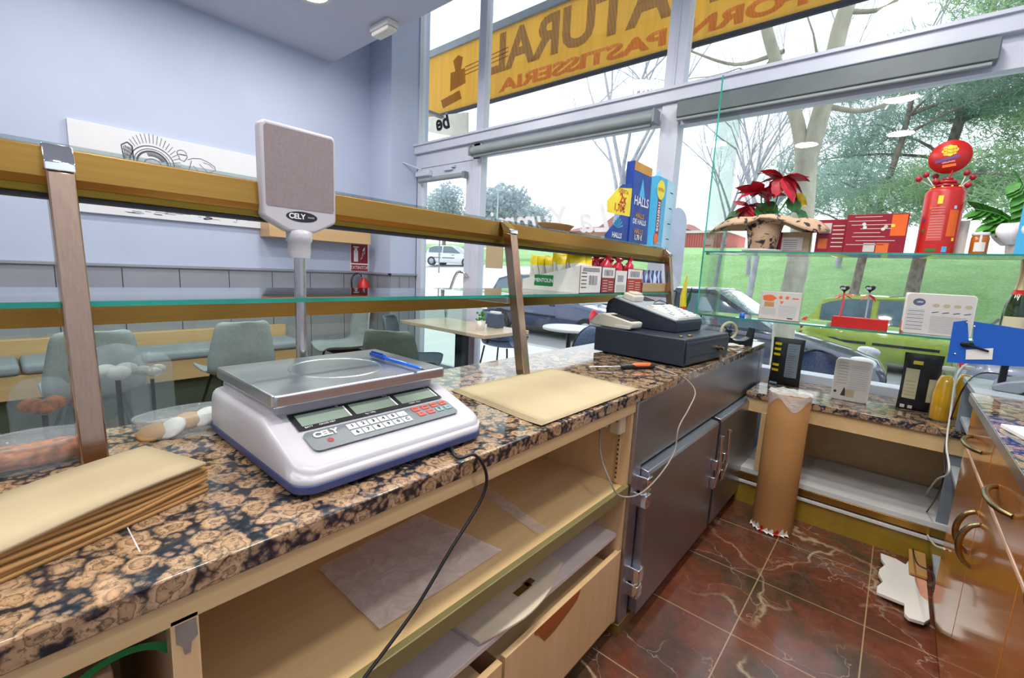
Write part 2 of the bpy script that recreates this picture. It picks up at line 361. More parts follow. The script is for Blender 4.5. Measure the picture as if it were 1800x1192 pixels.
    def text(s, t, size, o, right, up, ext=.0006, align='CENTER', shear=0, sx=1, bold=0):
        cu = bpy.data.curves.new('t', 'FONT'); cu.body = t; cu.size = size; cu.align_x = align; cu.align_y = 'CENTER'
        cu.shear = shear; cu.extrude = 0; cu.resolution_u = 3; cu.offset = bold
        ob = bpy.data.objects.new('t', cu); me = bpy.data.meshes.new_from_object(ob)
        r = Vector(right).normalized(); u = Vector(up).normalized(); nrm = r.cross(u); o = Vector(o)
        s.add([o + r * (v.co.x * sx) + u * v.co.y + nrm * ext for v in me.vertices], [list(p.vertices) for p in me.polygons], False)
        bpy.data.objects.remove(ob); bpy.data.curves.remove(cu); bpy.data.meshes.remove(me); return s
    def strip(s, o, right, up, u0, u1, v0, v1, ext=.0006):
        r = Vector(right).normalized(); u = Vector(up).normalized(); nrm = r.cross(u); o = Vector(o) + nrm * ext
        s.add([o + r * u0 + u * v0, o + r * u1 + u * v0, o + r * u1 + u * v1, o + r * u0 + u * v1], [(0, 1, 2, 3)], False); return s
    def poly(s, o, right, up, pts, ext=.0006):
        r = Vector(right).normalized(); u = Vector(up).normalized(); nrm = r.cross(u); o = Vector(o) + nrm * ext
        s.add([o + r * a + u * b for a, b in pts], [list(range(len(pts)))], False); return s
    def build(s, name, m=None, parent=None, **k):
        me = bpy.data.meshes.new(name); me.from_pydata(s.v, [], s.f)
        mats = s.mats or [M[m] if isinstance(m, str) else m]
        if m is not None and s.mats:
            mm = M[m] if isinstance(m, str) else m
        for q in mats: me.materials.append(q)
        if s.mats: me.polygons.foreach_set('material_index', s.fm)
        me.polygons.foreach_set('use_smooth', s.fs)
        me.update()
        ob = bpy.data.objects.new(name, me); C.objects.link(ob)
        if parent: ob.parent = parent
        if k: tag(ob, **k)
        return ob
def tag(o, label=None, cat=None, group=None, kind=None):
    for a, v in (('label', label), ('category', cat), ('group', group), ('kind', kind)):
        if v: o[a] = v
    return o
def thing(name, label, cat, loc=(0, 0, 0), rz=0, group=None, rot=None):
    o = bpy.data.objects.new(name, None); C.objects.link(o); o.empty_display_size = .05
    o.location = loc; o.rotation_euler = rot or (0, 0, rz); tag(o, label, cat, group); return o
def dup(root, loc=None, rz=None, label=None):
    r = root.copy(); C.objects.link(r)
    if loc is not None: r.location = loc
    if rz is not None: r.rotation_euler = (0, 0, rz)
    if label: r['label'] = label
    for ch in list(root.children):
        c = ch.copy(); C.objects.link(c); c.parent = r
        for g in list(ch.children):
            d = g.copy(); C.objects.link(d); d.parent = c
    return r
def st(name, mb, m=None, label=None):
    o = mb.build(name, m); o['kind'] = 'structure'
    if label: o['label'] = label
    return o
def solid(o, t, off=0):
    q = o.modifiers.new('thickness', 'SOLIDIFY'); q.thickness = t; q.offset = off; return o
def subd(o, n=1):
    q = o.modifiers.new('smooth', 'SUBSURF'); q.levels = n; q.render_levels = n; return o
def spline(pts, n=8):
    P = [Vector(p) for p in pts]; out = []
    for i in range(len(P) - 1):
        a = P[max(i - 1, 0)]; b = P[i]; c = P[i + 1]; d = P[min(i + 2, len(P) - 1)]
        for k in range(n):
            t = k / n; out.append(.5 * ((2 * b) + (c - a) * t + (2 * a - 5 * b + 4 * c - d) * t * t + (3 * b - a - 3 * c + d) * t ** 3))
    out.append(P[-1]); return out
XP, YP, ZP = Vector((1, 0, 0)), Vector((0, 1, 0)), Vector((0, 0, 1))
# ================================================================== THE SHELL
WX, WY = -5.0, 3.52      # left wall, window plane
st('floor', MB().box(-5.2, 1.2, -2.6, 3.47, -.1, 0), 'marble')
st('wall_left', MB().box(-5.2, -5.0, -2.6, 3.6, 0, 5.2), 'wall')
st('wall_back', MB().box(-5.2, 1.2, -2.7, -2.6, 0, 5.2), 'wall')
st('wall_right', MB().box(1.0, 1.2, -2.6, 3.6, 0, 5.2), 'wall')
st('wall_pillar', MB().box(-5.0, -4.56, 3.1, 3.62, 0, 5.2), 'wall')
c = MB().box(-5.0, 1.0, -2.6, 2.64, 3.43, 3.75); c.box(-5.0, 1.0, 2.64, 3.6, 5.0, 5.2); c.box(-5.0, 1.0, 2.64, 2.7, 3.75, 5.0)
st('ceiling', c, 'ceil')
w_ = MB().box(-4.985, -5, -2.6, 3.1, 0, 1.18).box(-5, -4.56, 3.088, 3.1, 0, 1.18).box(-4.56, -4.55, 3.1, 3.45, 0, 1.18)
w_.mat('wains'); w_.cur = 0
w_.mat('seal')
for y in (.35, .75, 1.15, 1.55, 1.95, 2.35, 2.75): w_.box(-4.984, -4.9835, y, y + .006, .1, 1.17)
for y in (3.22, 3.36): w_.box(-4.5495, -4.549, y, y + .005, .1, 1.17)
w_.box(-4.8, -4.795, 3.0875, 3.087, .1, 1.17)
st('trim_1', w_)
t2 = MB().box(-4.965, -5, -2.6, 3.1, 1.18, 1.205, .004).box(-5, -4.53, 3.07, 3.1, 1.18, 1.205, .004).box(-4.56, -4.53, 3.07, 3.47, 1.18, 1.205, .004)
st('trim_2', t2, 'wains')
# ---- shop front frames
f = MB()
f.box(-4.66, 1.0, 3.42, 3.56, 2.6, 2.705, .006)                # transom
f.box(-4.66, 1.0, 3.40, 3.44, 2.685, 2.705)
f.box(-3.585, -3.485, 3.47, 3.56, 2.7, 5.0, .006); f.box(-1.57, -1.42, 3.47, 3.56, 2.7, 5.0, .006)
f.box(-1.5, -1.488, 3.462, 3.47, 2.7, 5)
f.box(-4.6, -4.545, 3.47, 3.56, 2.7, 5.0); f.box(-.02 + .9, 1.0, 3.47, 3.56, .6, 5.0)
f.box(-1.56, -1.42, 3.45, 3.57, 0, 2.6, .006)
f.box(-3.6, -3.485, 3.46, 3.56, 0, 2.6, .006)
f.box(-4.66, -4.56, 3.46, 3.56, 0, 2.6, .004)
f.box(-4.66, -3.5, 3.46, 3.56, 2.44, 2.6, .004)
f.box(-3.5, -1.56, 3.47, 3.56, 2.47, 2.6); f.box(-1.42, 1, 3.47, 3.56, 2.44, 2.6)
f.box(-3.5, -1.56, 3.47, 3.56, 0, .1); f.box(-1.45, 1, 3.44, 3.58, .60, .735, .004)
f.box(-4.56, 1, 3.47, 3.56, 4.95, 5)
st('trim_3', f, 'frame', 'white aluminium shop front frame')
st('wall_front', MB().box(-1.45, 1.0, 3.46, 3.6, -.3, .6), 'wall')
gl = [(-3.485, -1.57, .1, 2.47), (-1.42, .9, .735, 2.44), (-4.545, -3.585, 2.705, 4.95), (-3.485, -1.57, 2.705, 4.95), (-1.42, .9, 2.705, 4.95)]
for i, (a, b, z0, z1) in enumerate(gl):
    o = st('window_%d' % (i + 1), MB().box(a, b, 3.512, 3.52, z0, z1), 'pane')
# lettering on the middle window (seen from behind, so mirrored)
lt = MB(); lt.mat('printw')
lt.text('La Yummi', .34, (-2.62, 3.508, 1.78), -XP, ZP, .0, shear=.35, bold=.004)
lt.poly((-2.75, 3.508, 1.58), -XP, ZP, [(-.5, 0), (-.2, .05), (.25, .03), (.5, -.03), (.25, .005), (-.2, .02)], 0)
lt.build('window_lettering', label='white script lettering stuck on the middle window, seen from behind', cat='lettering')
# door leaf
d = thing('door_1', 'narrow white glazed shop door left of the windows', 'door', (-4.56, 3.5, 0)); d['kind'] = 'structure'
m = MB()
m.box(0, .095, -.03, .03, .02, 2.44, .004).box(.85, .955, -.03, .03, .02, 2.44, .004).box(.09, .86, -.03, .03, 2.33, 2.44, .004).box(.09, .86, -.03, .03, .02, .16, .004)
m.build('door_leaf', 'frame', d); MB().box(.09, .86, -.004, .004, .16, 2.33).build('glass_pane', 'pane', d)
h = MB().tube(spline([(.86, -.04, .55), (.72, -.09, .62), (.66, -.1, .85), (.80, -.1, 1.22), (.9, -.08, 1.26), (.93, -.04, 1.22)]), .016, 12)
h.build('door_handle', 'chrome', d)
MB().box(.03, .28, -.09, -.03, 2.34, 2.4, .006).tube([(.15, -.08, 2.41), (-.05, -.3, 2.5), (-.1, -.12, 2.52)], .008).build('door_closer', 'frame', d)
MB().box(.5, .64, -.06, -.03, 2.37, 2.39, .004).box(.62, .68, -.06, -.03, 2.395, 2.42, .004).build('door_latch', 'frame', d)
b = thing('roller_blind', 'small grey roller blind tube over the narrow door glass', 'blind', (-4.47, 3.43, 2.29))
MB().cyl((0, 0, 0), (.76, 0, 0), .026).build('blind_tube', 'blind', b); MB().box(.76, .8, -.03, .03, -.035, .035, .004).build('bracket', 'frameg', b)
b = thing('roller_blind', 'long grey roller blind tube above the middle window', 'blind', (-3.53, 3.38, 2.5))
MB().cyl((0, 0, 0), (1.95, 0, 0), .042).build('blind_tube', 'blind', b)
for x in (-.02, 1.95): MB().box(x, x + .02, -.05, .06, -.05, .05, .004).build('bracket', 'frameg', b)
MB().cyl((.02, -.005, -.06), (1.93, -.005, -.06), .012).build('bottom_bar', 'frameg', b)
b = thing('roller_blind', 'dark grey roller blind cassette above the right window', 'blind', (-1.41, 3.4, 2.5))
MB().box(0, 1.62, -.03, .06, -.035, .075, .006).build('blind_cassette', 'cassette', b)
MB().box(0, 1.6, -.02, .0, -.055, -.035, .004).build('bottom_bar', 'blind', b)
# notices on the glass
MB().box(-3.4, -3.16, 3.5, 3.508, 1.32, 1.56).build('paper_notice', 'kraft2', label='beige paper notice stuck on the window beside the door', cat='notice')
stt = MB(); stt.mat('printw').box(-3.45, -3.38, 3.502, 3.508, 1.66, 1.8); stt.mat('print_')
for k in range(5): stt.box(-3.445, -3.395, 3.5, 3.501, 1.672 + k * .025, 1.688 + k * .025)
stt.build('sticker', label='small white sticker with black symbols at top left of the middle window', cat='sticker')

# ceiling lamps (downlights)
proto = None
for i, (x, y) in enumerate(LAMP_XY):
    if proto is None:
        proto = thing('ceiling_light', 'round white recessed ceiling downlight', 'ceiling light', (x, y, 3.43), 0, 'recessed ceiling lights')
        MB().lathe([(.15, -.012), (.155, 0), (.12, .0), (.12, -.012), (.15, -.012)], cap=False).build('ring', 'white', proto)
        t = NT('lamp_diffuser'); t.p.inputs['Emission Color'].default_value = (1, .97, .92, 1); t.p.inputs['Emission Strength'].default_value = 6
        MB().cyl((0, 0, -.008), (0, 0, -.004), .12, 28).build('diffuser', t.m, proto)
        L = bpy.data.lights.new('downlight', 'AREA'); L.shape = 'DISK'; L.size = .3; L.energy = LAMP_W; L.color = (1, .96, .9)
        lo = bpy.data.objects.new('lamp', L); C.objects.link(lo); lo.parent = proto; lo.location = (0, 0, -.02)
    else: dup(proto, (x, y, 3.43))
e = thing('emergency_light', 'white emergency light box at the corner of the lowered ceiling', 'emergency light', (-3.83, 2.52, 3.43))
MB().box(-.14, .14, -.06, .06, -.05, 0, .008).build('base', 'white', e); MB().box(-.13, .13, -.05, .05, -.085, -.05, .012).build('diffuser', 'boxw', e)

# ================================================================== SEATING AREA
# canvas with line drawing
cv = thing('wall_canvas', 'wide white canvas with an ink drawing of a baker at an oven', 'picture', (-5, .5, 1.6))
MB().box(0, .035, 0, 1.45, 0, .69, .003).build('canvas', 'canvas', cv)
sk = MB(); sk.mat('sketch'); O = (.036, 0, 0); rnd = random.Random(3)
def line(pts, w=.0045):
    for (a, b), (c_, d_) in zip(pts, pts[1:]):
        L_ = math.hypot(c_ - a, d_ - b) or 1; nx, ny = -(d_ - b) / L_ * w / 2, (c_ - a) / L_ * w / 2
        sk.poly(O, YP, ZP, [(a + nx, b + ny), (c_ + nx, d_ + ny), (c_ - nx, d_ - ny), (a - nx, b - ny)])
for k in range(22):
    a = PI * (1 - k / 21.); line([(.51 + math.cos(a) * .15, .47 + math.sin(a) * .15), (.51 + math.cos(a) * .20, .47 + math.sin(a) * .225)], .004)
for r_, w_2 in ((.15, .007), (.125, .005), (.105, .014)): line([(.51 + math.cos(PI * k / 20) * r_, .455 + math.sin(PI * k / 20) * r_ * .95) for k in range(21)], w_2)
for k in range(16): a = PI * (.12 + .5 * k / 15); line([(.51 + math.cos(a) * .095, .46 + math.sin(a) * .085), (.51 + math.cos(a) * .065, .46 + math.sin(a) * .055)], .006)
line([(.51 + math.cos(PI * k / 12) * .055, .455 + math.sin(PI * k / 12) * .04) for k in range(13)], .006)
line([(.31, .565), (.325, .43), (.385, .44), (.38, .57), (.35, .595), (.31, .565)], .008)
for k in range(6): line([(.325 + .01 * k, .56), (.33 + .009 * k, .46 + .01 * (k % 3))], .005)
line([(.33, .43), (.62, .44), (.66, .43)], .008); line([(.4, .425), (.6, .415)], .005); line([(.62, .45), (.82, .43), (1.17, .36)], .007); line([(.6, .43), (.82, .415)], .004)
line([(.72 + math.cos(2 * PI * k / 14) * .035, .585 + math.sin(2 * PI * k / 14) * .028) for k in range(9)], .005)
line([(.69, .58), (.705, .53), (.735, .52), (.76, .56), (.755, .58)], .005); line([(.70, .575), (.755, .575)], .008)
line([(.76, .54), (.8, .56), (.86, .57), (.92, .55), (.97, .52), (.975, .49), (.93, .46), (.9, .45)], .005); line([(.79, .54), (.775, .48), (.76, .43), (.8, .42)], .005); line([(.85, .52), (.9, .47), (.92, .43)], .005); line([(.88, .54), (.93, .53), (.96, .5)], .004); line([(.8, .5), (.84, .45)], .004)
line([(.42, .16), (.42, .24), (.60, .235), (.60, .155), (.42, .16)], .008); line([(.44, .175), (.58, .17)], .01); line([(.37, .25), (.385, .07)], .008); line([(.37, .12), (.45, .11)], .006)
line([(.76, .22), (.77, .09)], .004); line([(.80, .25), (.79, .17), (.84, .13), (.87, .2), (.87, .1)], .006); line([(.93, .2), (.93, .07), (.88, .06), (.87, .1)], .006)
line([(.78, .09), (.8, .1), (.86, .095), (.83, .08), (.78, .09)], .008); line([(.86, .04), (.9, .055), (.93, .05), (.88, .035), (.86, .04)], .009)
line([(.93, .22), (1.28, .19)], .004); line([(1.13, .19), (1.135, .05)], .006); line([(1.15, .19), (1.155, .06)], .004); line([(1.24, .18), (1.245, .06)], .006)
for k in range(70):
    y = rnd.uniform(.28, 1.22) if k % 3 == 0 else rnd.uniform(.28, .5); z = rnd.uniform(.03, .27) if k % 3 else rnd.uniform(.03, .12); line([(y, z), (y + rnd.uniform(.02, .09), z - .003)], .003)
sk.build('ink_drawing', parent=cv)

# wooden wall shelf with rounded corners, items on it
ws = thing('wall_shelf', 'light oak boxed wall shelf with rounded ends above the extinguisher', 'shelf', (-5, 1.85, 1.52))
MB().prism([(0, 0), (1.12, 0), (1.12, .18), (1.09, .23), (1.04, .25), (.08, .25), (.03, .23), (0, .18)], .0, .24, 'yz', .006).build('shelf_box', 'woodl', ws)
pt = thing('wooden_pumpkin', 'small carved wooden pumpkin standing on the oak wall shelf', 'ornament', (-4.86, 2.72, 1.77))
bb = MB()
for k in range(8): bb.ball((math.cos(k * PI / 4) * .05, math.sin(k * PI / 4) * .05, .08), .065, 10, (.7, .7, 1.15))
bb.build('body', 'woodl', pt); MB().cyl((0, 0, .14), (.005, .01, .2), .009).build('stem', 'barkd', pt)
pl = thing('small_plant', 'small green plant on the oak wall shelf behind the scale', 'plant', (-4.86, 2.38, 1.77))
MB().lathe([(.03, 0), (.045, .08), (.04, .08)]).build('pot', 'white', pl)
lf = MB()
for k in range(7):
    a = k * 2.4; lf.ball((math.cos(a) * .03, math.sin(a) * .03, .13 + .02 * (k % 4)), .022, 8, (1, .5, .8))
    lf.cyl((0, 0, .07), (math.cos(a) * .03, math.sin(a) * .03, .12), .002, 6)
lf.build('leaves', 'lgreen', pl)
sg = thing('fire_extinguisher_sign', 'red and white EXTINTOR fire extinguisher sign on the wall', 'sign', (-4.998, 2.84, 1.2))
s1 = MB(); s1.mat('printw').box(0, .006, 0, .24, 0, .34); s1.mat('dred').box(.006, .008, .01, .23, .1, .33).box(.006, .008, .01, .23, .01, .085)
s1.mat('printw').box(.008, .009, .045, .1, .12, .25).box(.008, .009, .055, .09, .25, .28).box(.008, .009, .04, .11, .285, .3)
for k in range(3): s1.poly((.009, 0, 0), YP, ZP, [(.13 + .02 * k, .14 + .03 * k), (.15 + .02 * k, .16 + .03 * k), (.19, .24 + .03 * k), (.16, .2 + .03 * k)])
s1.text('EXTINTOR', .056, (.009, .12, .047), YP, ZP, sx=.86)
s1.build('sign_plate', parent=sg)
fe = thing('fire_extinguisher', 'red fire extinguisher with black hose hanging below its sign', 'fire extinguisher', (-4.88, 2.95, .68))
MB().lathe([(.05, 0), (.075, .02), (.078, .33), (.06, .4), (.025, .43), (.022, .45)]).build('cylinder', 'redb', fe)
MB().box(-.02, .02, -.03, .03, .45, .49, .004).box(-.01, .01, -.02, .1, .5, .515, .003).cyl((.0, 0, .47), (0, -.08, .49), .008).build('valve', 'chrome', fe)
MB().tube(spline([(0, -.02, .47), (0, -.1, .5), (.02, -.17, .42), (.02, -.14, .2), (.02, -.1, .12)]), .01).build('hose', 'black', fe)

# bench
bn = thing('wall_bench', 'long wooden bench along the left wall with grey seat cushions', 'bench', (-5, -1.2, 0))
MB().box(.02, .5, 0, 3.25, .26, .43, .004).build('seat_box', 'woodl', bn); MB().box(.02, .44, 0, 3.25, 0, .26).build('recessed_base', 'oliveb', bn)
for k in range(5):
    MB().box(.08, .52, .01 + k * .65, .65 + k * .65, .43, .51, .03, 3).build('seat_cushion', 'cushion', bn)
MB().box(.0, .08, 0, 3.25, .43, .62, .006).build('back_board', 'woodl', bn)

def shell_mb(wd=.46, flat=False):
    mb = MB()
    prof = [(.24, .415), (.2, .43), (.1, .425), (0, .42), (-.12, .425), (-.19, .46), (-.225, .54), (-.245, .64), (-.26, .74), (-.275, .82), (-.28, .85)]
    pp = spline([(p[0], 0, p[1]) for p in prof], 2); n = len(pp) - 1
    def fn(u, v):
        i = min(int(u * n), n - 1); f_ = u * n - i; p = pp[i].lerp(pp[i + 1], f_); a = (v - .5) * 2
        back = max(0, min(1, (u - .42) / .25)); 
        w2 = wd / 2 * (1 - .30 * max(0, u - .62) / .38 * (1 if not flat else .3)) * (1 - .12 * max(0, .15 - u) / .15)
        if u > .9: w2 *= 1 - ((u - .9) / .1) ** 2 * .18
        lift = .055 * abs(a) ** 2.6
        return (p.x + lift * back * 1.1, a * w2, p.z + lift * (1 - back))
    mb.grid(fn, n, 12); return mb
def legs(parent, spread=.22, top=.41, mat='dark', r=.011):
    for sx in (-1, 1):
        for sy in (-1, 1):
            MB().tube([(sx * .13, sy * .12, top), (sx * spread, sy * spread, 0)], [r, r * .75], 10).build('leg', mat, parent)
    MB().box(-.15, .15, -.13, .13, top - .005, top + .012, .004).build('seat_frame', mat, parent)
def shell_chair(label, loc, rz, mat='chair', group=None):
    t = thing('shell_chair', label, 'chair', loc, rz, group)
    o = shell_mb().build('seat_shell', mat, t); solid(o, .012, -1); legs(t)
    return t
shell_chair('light grey shell chair with its back to the counter, left of the steel upright', (-3.72, .38, 0), PI)
shell_chair('light grey shell chair with its back to the counter, directly left of the scale pole', (-3.82, 1.2, 0), PI)
shell_chair('grey shell chair in profile against the left wall below the extinguisher', (-4.3, 2.35, 0), -PI / 2 - .1)
shell_chair('olive grey shell chair closest behind the scale, back turned to the counter', (-2.85, 2.02, 0), 2.2, 'chairo')
shell_chair('dark blue shell chair tucked behind the window table', (-3.3, 2.5, 0), .7, 'chaird')
def cafe_table(label, x0, x1, y0, y1, z=.74):
    t = thing('cafe_table', label, 'table', ((x0 + x1) / 2, (y0 + y1) / 2, 0)); a, b = (x1 - x0) / 2, (y1 - y0) / 2
    MB().box(-a, a, -b, b, z - .035, z, .004).build('tabletop', 'woodg', t)
    MB().box(-.05, .05, -.05, .05, .03, z - .035, .004).build('column', 'dark', t); MB().box(-.28, .28, -.22, .22, 0, .03, .006).build('foot_plate', 'dark', t)
cafe_table('light wooden table by the window, pots standing on it', -3.9, -2.68, 2.78, 3.4)
def potted(label, loc, potm, lm, h=.09, n=22):
    t = thing('potted_plant', label, 'plant', loc); MB().lathe([(.035, 0), (.05, .09), (.044, .09), (.04, .08), (0, .08)]).build('pot', potm, t)
    l_ = MB(); rr = random.Random(5)
    for k in range(n):
        a = rr.uniform(0, 6.28); q = rr.uniform(.01, .04); l_.ball((math.cos(a) * q, math.sin(a) * q, .09 + rr.uniform(0, h)), .014, 6, (1, .6, .8))
    l_.build('leaves', lm, t)
potted('small green plant in a white pot near the front corner of the window table', (-2.95, 3.0, .74), 'boxg', 'lgreen')
potted('small green succulent in a white pot at the right of the window table', (-2.76, 3.3, .74), 'boxw', 'dgreen')
nh = thing('napkin_holder', 'dark napkin holder between the pots on the window table', 'napkin holder', (-3.0, 3.26, .74))
MB().box(-.07, .07, -.05, .05, 0, .14, .006).build('holder', 'chaird', nh); MB().box(-.06, .06, -.02, .02, .13, .16, .003).build('napkins', 'printw', nh)
stl = thing('reflection_stool', 'low dark round stool added for a reflection behind the counter next to the sheet of paper', 'stool', (-2.2, 2.32, 0))  # stool added in place of a dark round reflection
MB().lathe([(.0, .44), (.17, .44), (.19, .455), (.17, .48), (0, .485)]).build('seat', 'black', stl)
for k in range(4):
    a = k * PI / 2 + .4; MB().tube([(math.cos(a) * .1, math.sin(a) * .1, .45), (math.cos(a) * .2, math.sin(a) * .2, 0)], .012).build('leg', 'dark', stl)
# ================================================================== CUSTOMER COUNTER
def at(u, v, **k):
    # the point of the plane x=, y= or z= that the camera sees at photo pixel (u, v)
    r = CAMR @ Vector((u - 900, -(v - 596), -790)); (a, val), = k.items(); i = 'xyz'.index(a)
    o = Vector((0, 0, 1.315)); return o + r * ((val - o[i]) / r[i])

cc = thing('counter_cabinet', 'pale maple open counter cabinet below the scale, shelves and drawers', 'cabinet', (0, 0, 0))
MB().box(-1.12, -1.10, -1.0, 1.40, .06, .865).build('back_panel', 'beige', cc)
MB().box(-1.1, -.63, 1.382, 1.40, .06, .865).build('side_panel', 'beigev', cc)
MB().box(-1.1, -.625, .112, .142, .06, .865, .001).build('partition', 'beigev', cc)
MB().box(-1.1, -.625, -1.0, 1.40, .858, .893, .001).build('top_rail', 'beige', cc)
MB().box(-1.1, -.64, .142, 1.382, .575, .592).build('shelf', 'beige', cc)
MB().box(-.64, -.622, .142, 1.395, .556, .596, .002).build('shelf_lip', 'lip', cc)
MB().box(-1.1, -.645, .142, 1.382, .398, .412, .001).build('lower_shelf', 'pink', cc)
MB().box(-1.1, -.64, -1.0, .112, .3, .318).build('lower_shelf', 'beige', cc)
MB().box(-1.1, -.66, -1.0, 1.40, 0, .06).build('plinth', 'plinth', cc)
for i, (y0, y1) in enumerate(((.775, 1.395), (.15, .762))):
    dr = MB(); dr.box(-.645, -.627, y0, y1, .075, .348 - i * .004, .001); dr.build('drawer_front', 'beigev', cc)
    b_ = MB().box(-1.05, -.646, y0 + .02, y1 - .03, .09, .30); b_.build('drawer_box', 'beige', cc)
    if i == 0:
        bp = MB(); rr = random.Random(2)
        pts = [(1.145, .345), (1.11, .30), (1.10, .27), (1.085, .26), (1.06, .215), (1.03, .17), (1.0, .145), (.985, .15), (.972, .195), (.955, .19), (.958, .245), (.98, .27), (1.0, .345)]
        pts = [(at(1022, 1030, x=-.627).y, .347), (at(1014, 1055, x=-.627).y, at(1014, 1055, x=-.627).z), (at(1000, 1075, x=-.627).y, at(1000, 1075, x=-.627).z),
               (at(975, 1108, x=-.627).y, at(975, 1108, x=-.627).z), (at(957, 1127, x=-.627).y, at(957, 1127, x=-.627).z), (at(946, 1117, x=-.627).y, at(946, 1117, x=-.627).z),
               (at(940, 1117, x=-.627).y, at(940, 1117, x=-.627).z), (at(940, 1098, x=-.627).y, .347)]
        bp.prism(pts, -.6272, -.6262, 'yz'); o = bp.build('chipped_laminate', 'brownl', cc); o['label'] = 'torn patch showing brown chipboard'
MB().prism([(.117, .857), (.139, .857), (.14, .832), (.133, .826), (.131, .812), (.125, .812), (.123, .826), (.117, .832)], -.6249, -.6243, 'yz').build('burnt_mark', 'barkd', cc)
vr = MB(); vr.box(-.668, -.66, 1.374, 1.382, .6, .86)
vr.mat('beigev'); vr.cur = 0
vr.mat('hole')
for k in range(14): vr.box(-.668, -.662, 1.3735, 1.374, .615 + k * .017, .622 + k * .017)
vr.build('shelf_pin_strip', parent=cc)
# worktop
wt = MB().box(-1.27, -.617, -1.0, 3.25, .895, .93, .003)
wt.mat('granite'); wt.cur = 0
wt.mat('white').strip((0, 0, .93), XP, YP, -.93, -.70, .1, .1015, .0004)
wt.build('granite_worktop', label='long brown and black granite worktop carrying the scale and the cash drawer', cat='worktop')
# steel refrigerated unit
fr = thing('fridge_counter', 'brushed steel under-counter fridge with two doors beneath the cash register', 'fridge', (0, 0, 0))
MB().box(-1.2, -.64, 1.402, 3.22, .05, .893).build('body', 'fridge', fr)
MB().box(-.66, -.617, 1.402, 1.468, .05, .893, .002).build('corner_post', 'fridge', fr)
MB().box(-.66, -.622, 1.47, 3.22, .645, .893, .002).build('upper_panel', 'fridge', fr)
MB().box(-.66, -.617, 3.16, 3.24, .05, .893, .002).build('corner_post', 'fridge', fr)
for y0, y1, hy in ((1.478, 2.285, 2.245), (2.33, 3.145, 2.375)):
    dd = MB(); dd.prism([(-.638, .07), (-.585, .07), (-.585, .618), (-.592, .63), (-.638, .638)], y0, y1, 'xz', .002)
    dd = dd.build('door', 'fridge', fr); MB().box(-.65, -.636, y0 + .01, y1 - .01, .08, .64).build('gasket', 'seal', dd)
    hh = MB().box(-.585, -.56, hy - .012, hy + .012, .40, .45, .003).box(-.585, -.565, hy - .01, hy + .01, .30, .36, .003).tube([(-.565, hy, .31), (-.55, hy, .42), (-.556, hy, .56)], .008).cyl((-.556, hy, .56), (-.556, hy, .575), .011)
    hh.build('handle', 'chrome', dd)
for z in (.50, .145):
    MB().box(-.622, -.577, 1.452, 1.492, z + .06, z + .115, .004).box(-.622, -.577, 1.452, 1.492, z, z + .05, .004).cyl((-.6, 1.472, z), (-.6, 1.472, z + .11), .014).build('hinge', 'chrome', fr)
MB().box(-1.2, -.615, 1.40, 3.24, 0, .05, .002).build('plinth', 'plinth', fr)

# ---- glass display structure behind the counter
vt = thing('display_counter', 'glass fronted bakery display behind the granite worktop, bronze rails and steel uprights', 'display case', (0, 0, 0))
MB().box(-1.64, -1.275, -1.0, 2.9, 0, .80).build('base_cabinet', 'greyl', vt)
MB().box(-1.64, -1.275, -1.0, 1.3, .80, .815).build('display_deck', 'steel', vt)
MB().box(-1.63, -1.622, -1.0, 1.55, .815, 1.13).build('front_glass', 'panel', vt)
rail = MB().prism([(-1.20, 1.425), (-1.158, 1.422), (-1.152, 1.436), (-1.158, 1.487), (-1.2, 1.49)], -1.0, 2.86, 'xz', .001)
rail.build('upper_rail', 'gold', vt)
MB().box(-1.2, -1.16, -1.0, 2.86, 1.408, 1.425, .002).build('rail_lip', 'golddk', vt)
MB().box(-1.205, -1.165, -1.0, 2.86, 1.400, 1.4075).build('rail_gasket', 'seal', vt)
MB().box(-1.52, -1.165, -1.0, 2.86, 1.4905, 1.497).build('top_glass', 'shelfg', vt)
def glass_shelf(x0, x1, y0, y1, z, t, parent=None, edge='teal', front='x'):
    m = MB(); m.box(x0, x1, y0, y1, z - t, z); o = m.build('glass_sheet', 'shelfg', parent)
    e_ = MB()
    if front == 'x': e_.box(x1, x1 + .0015, y0, y1, z - t, z)
    else: e_.box(x0, x1, y0 - .0015, y0, z - t, z)
    e_ = e_.build('polished_edge', edge, o if parent else None)
    return o
glass_shelf(-1.5, -1.1, -1.0, 2.86, 1.222, .01, vt)
r2 = MB().box(-1.53, -1.49, -1.0, 2.86, 1.13, 1.205, .002); r2.build('lower_rail', 'gold', vt)
for y, df, dt in ((.1, 0, -.012), (1.28, .03, .012), (2.80, 0, 0)):
    m = MB(); hw = .0185
    m.prism([(-1.075 + df, .931), (-1.035 + df, .931), (-1.115 + dt, 1.445), (-1.155 + dt, 1.452)], y - hw, y + hw, 'xz', .003); u = m.build('upright', 'steelv', vt)
    MB().prism([(-1.152 + dt, 1.452), (-1.112 + dt, 1.445), (-1.115 + dt, 1.46), (-1.15, 1.492), (-1.16, 1.492)], y - hw - .0015, y + hw + .0015, 'xz', .002).build('end_cap', 'chrome', u)
    MB().box(-1.49, -1.11, y - .012, y + .012, 1.188, 1.211, .002).build('shelf_arm', 'steel', u)

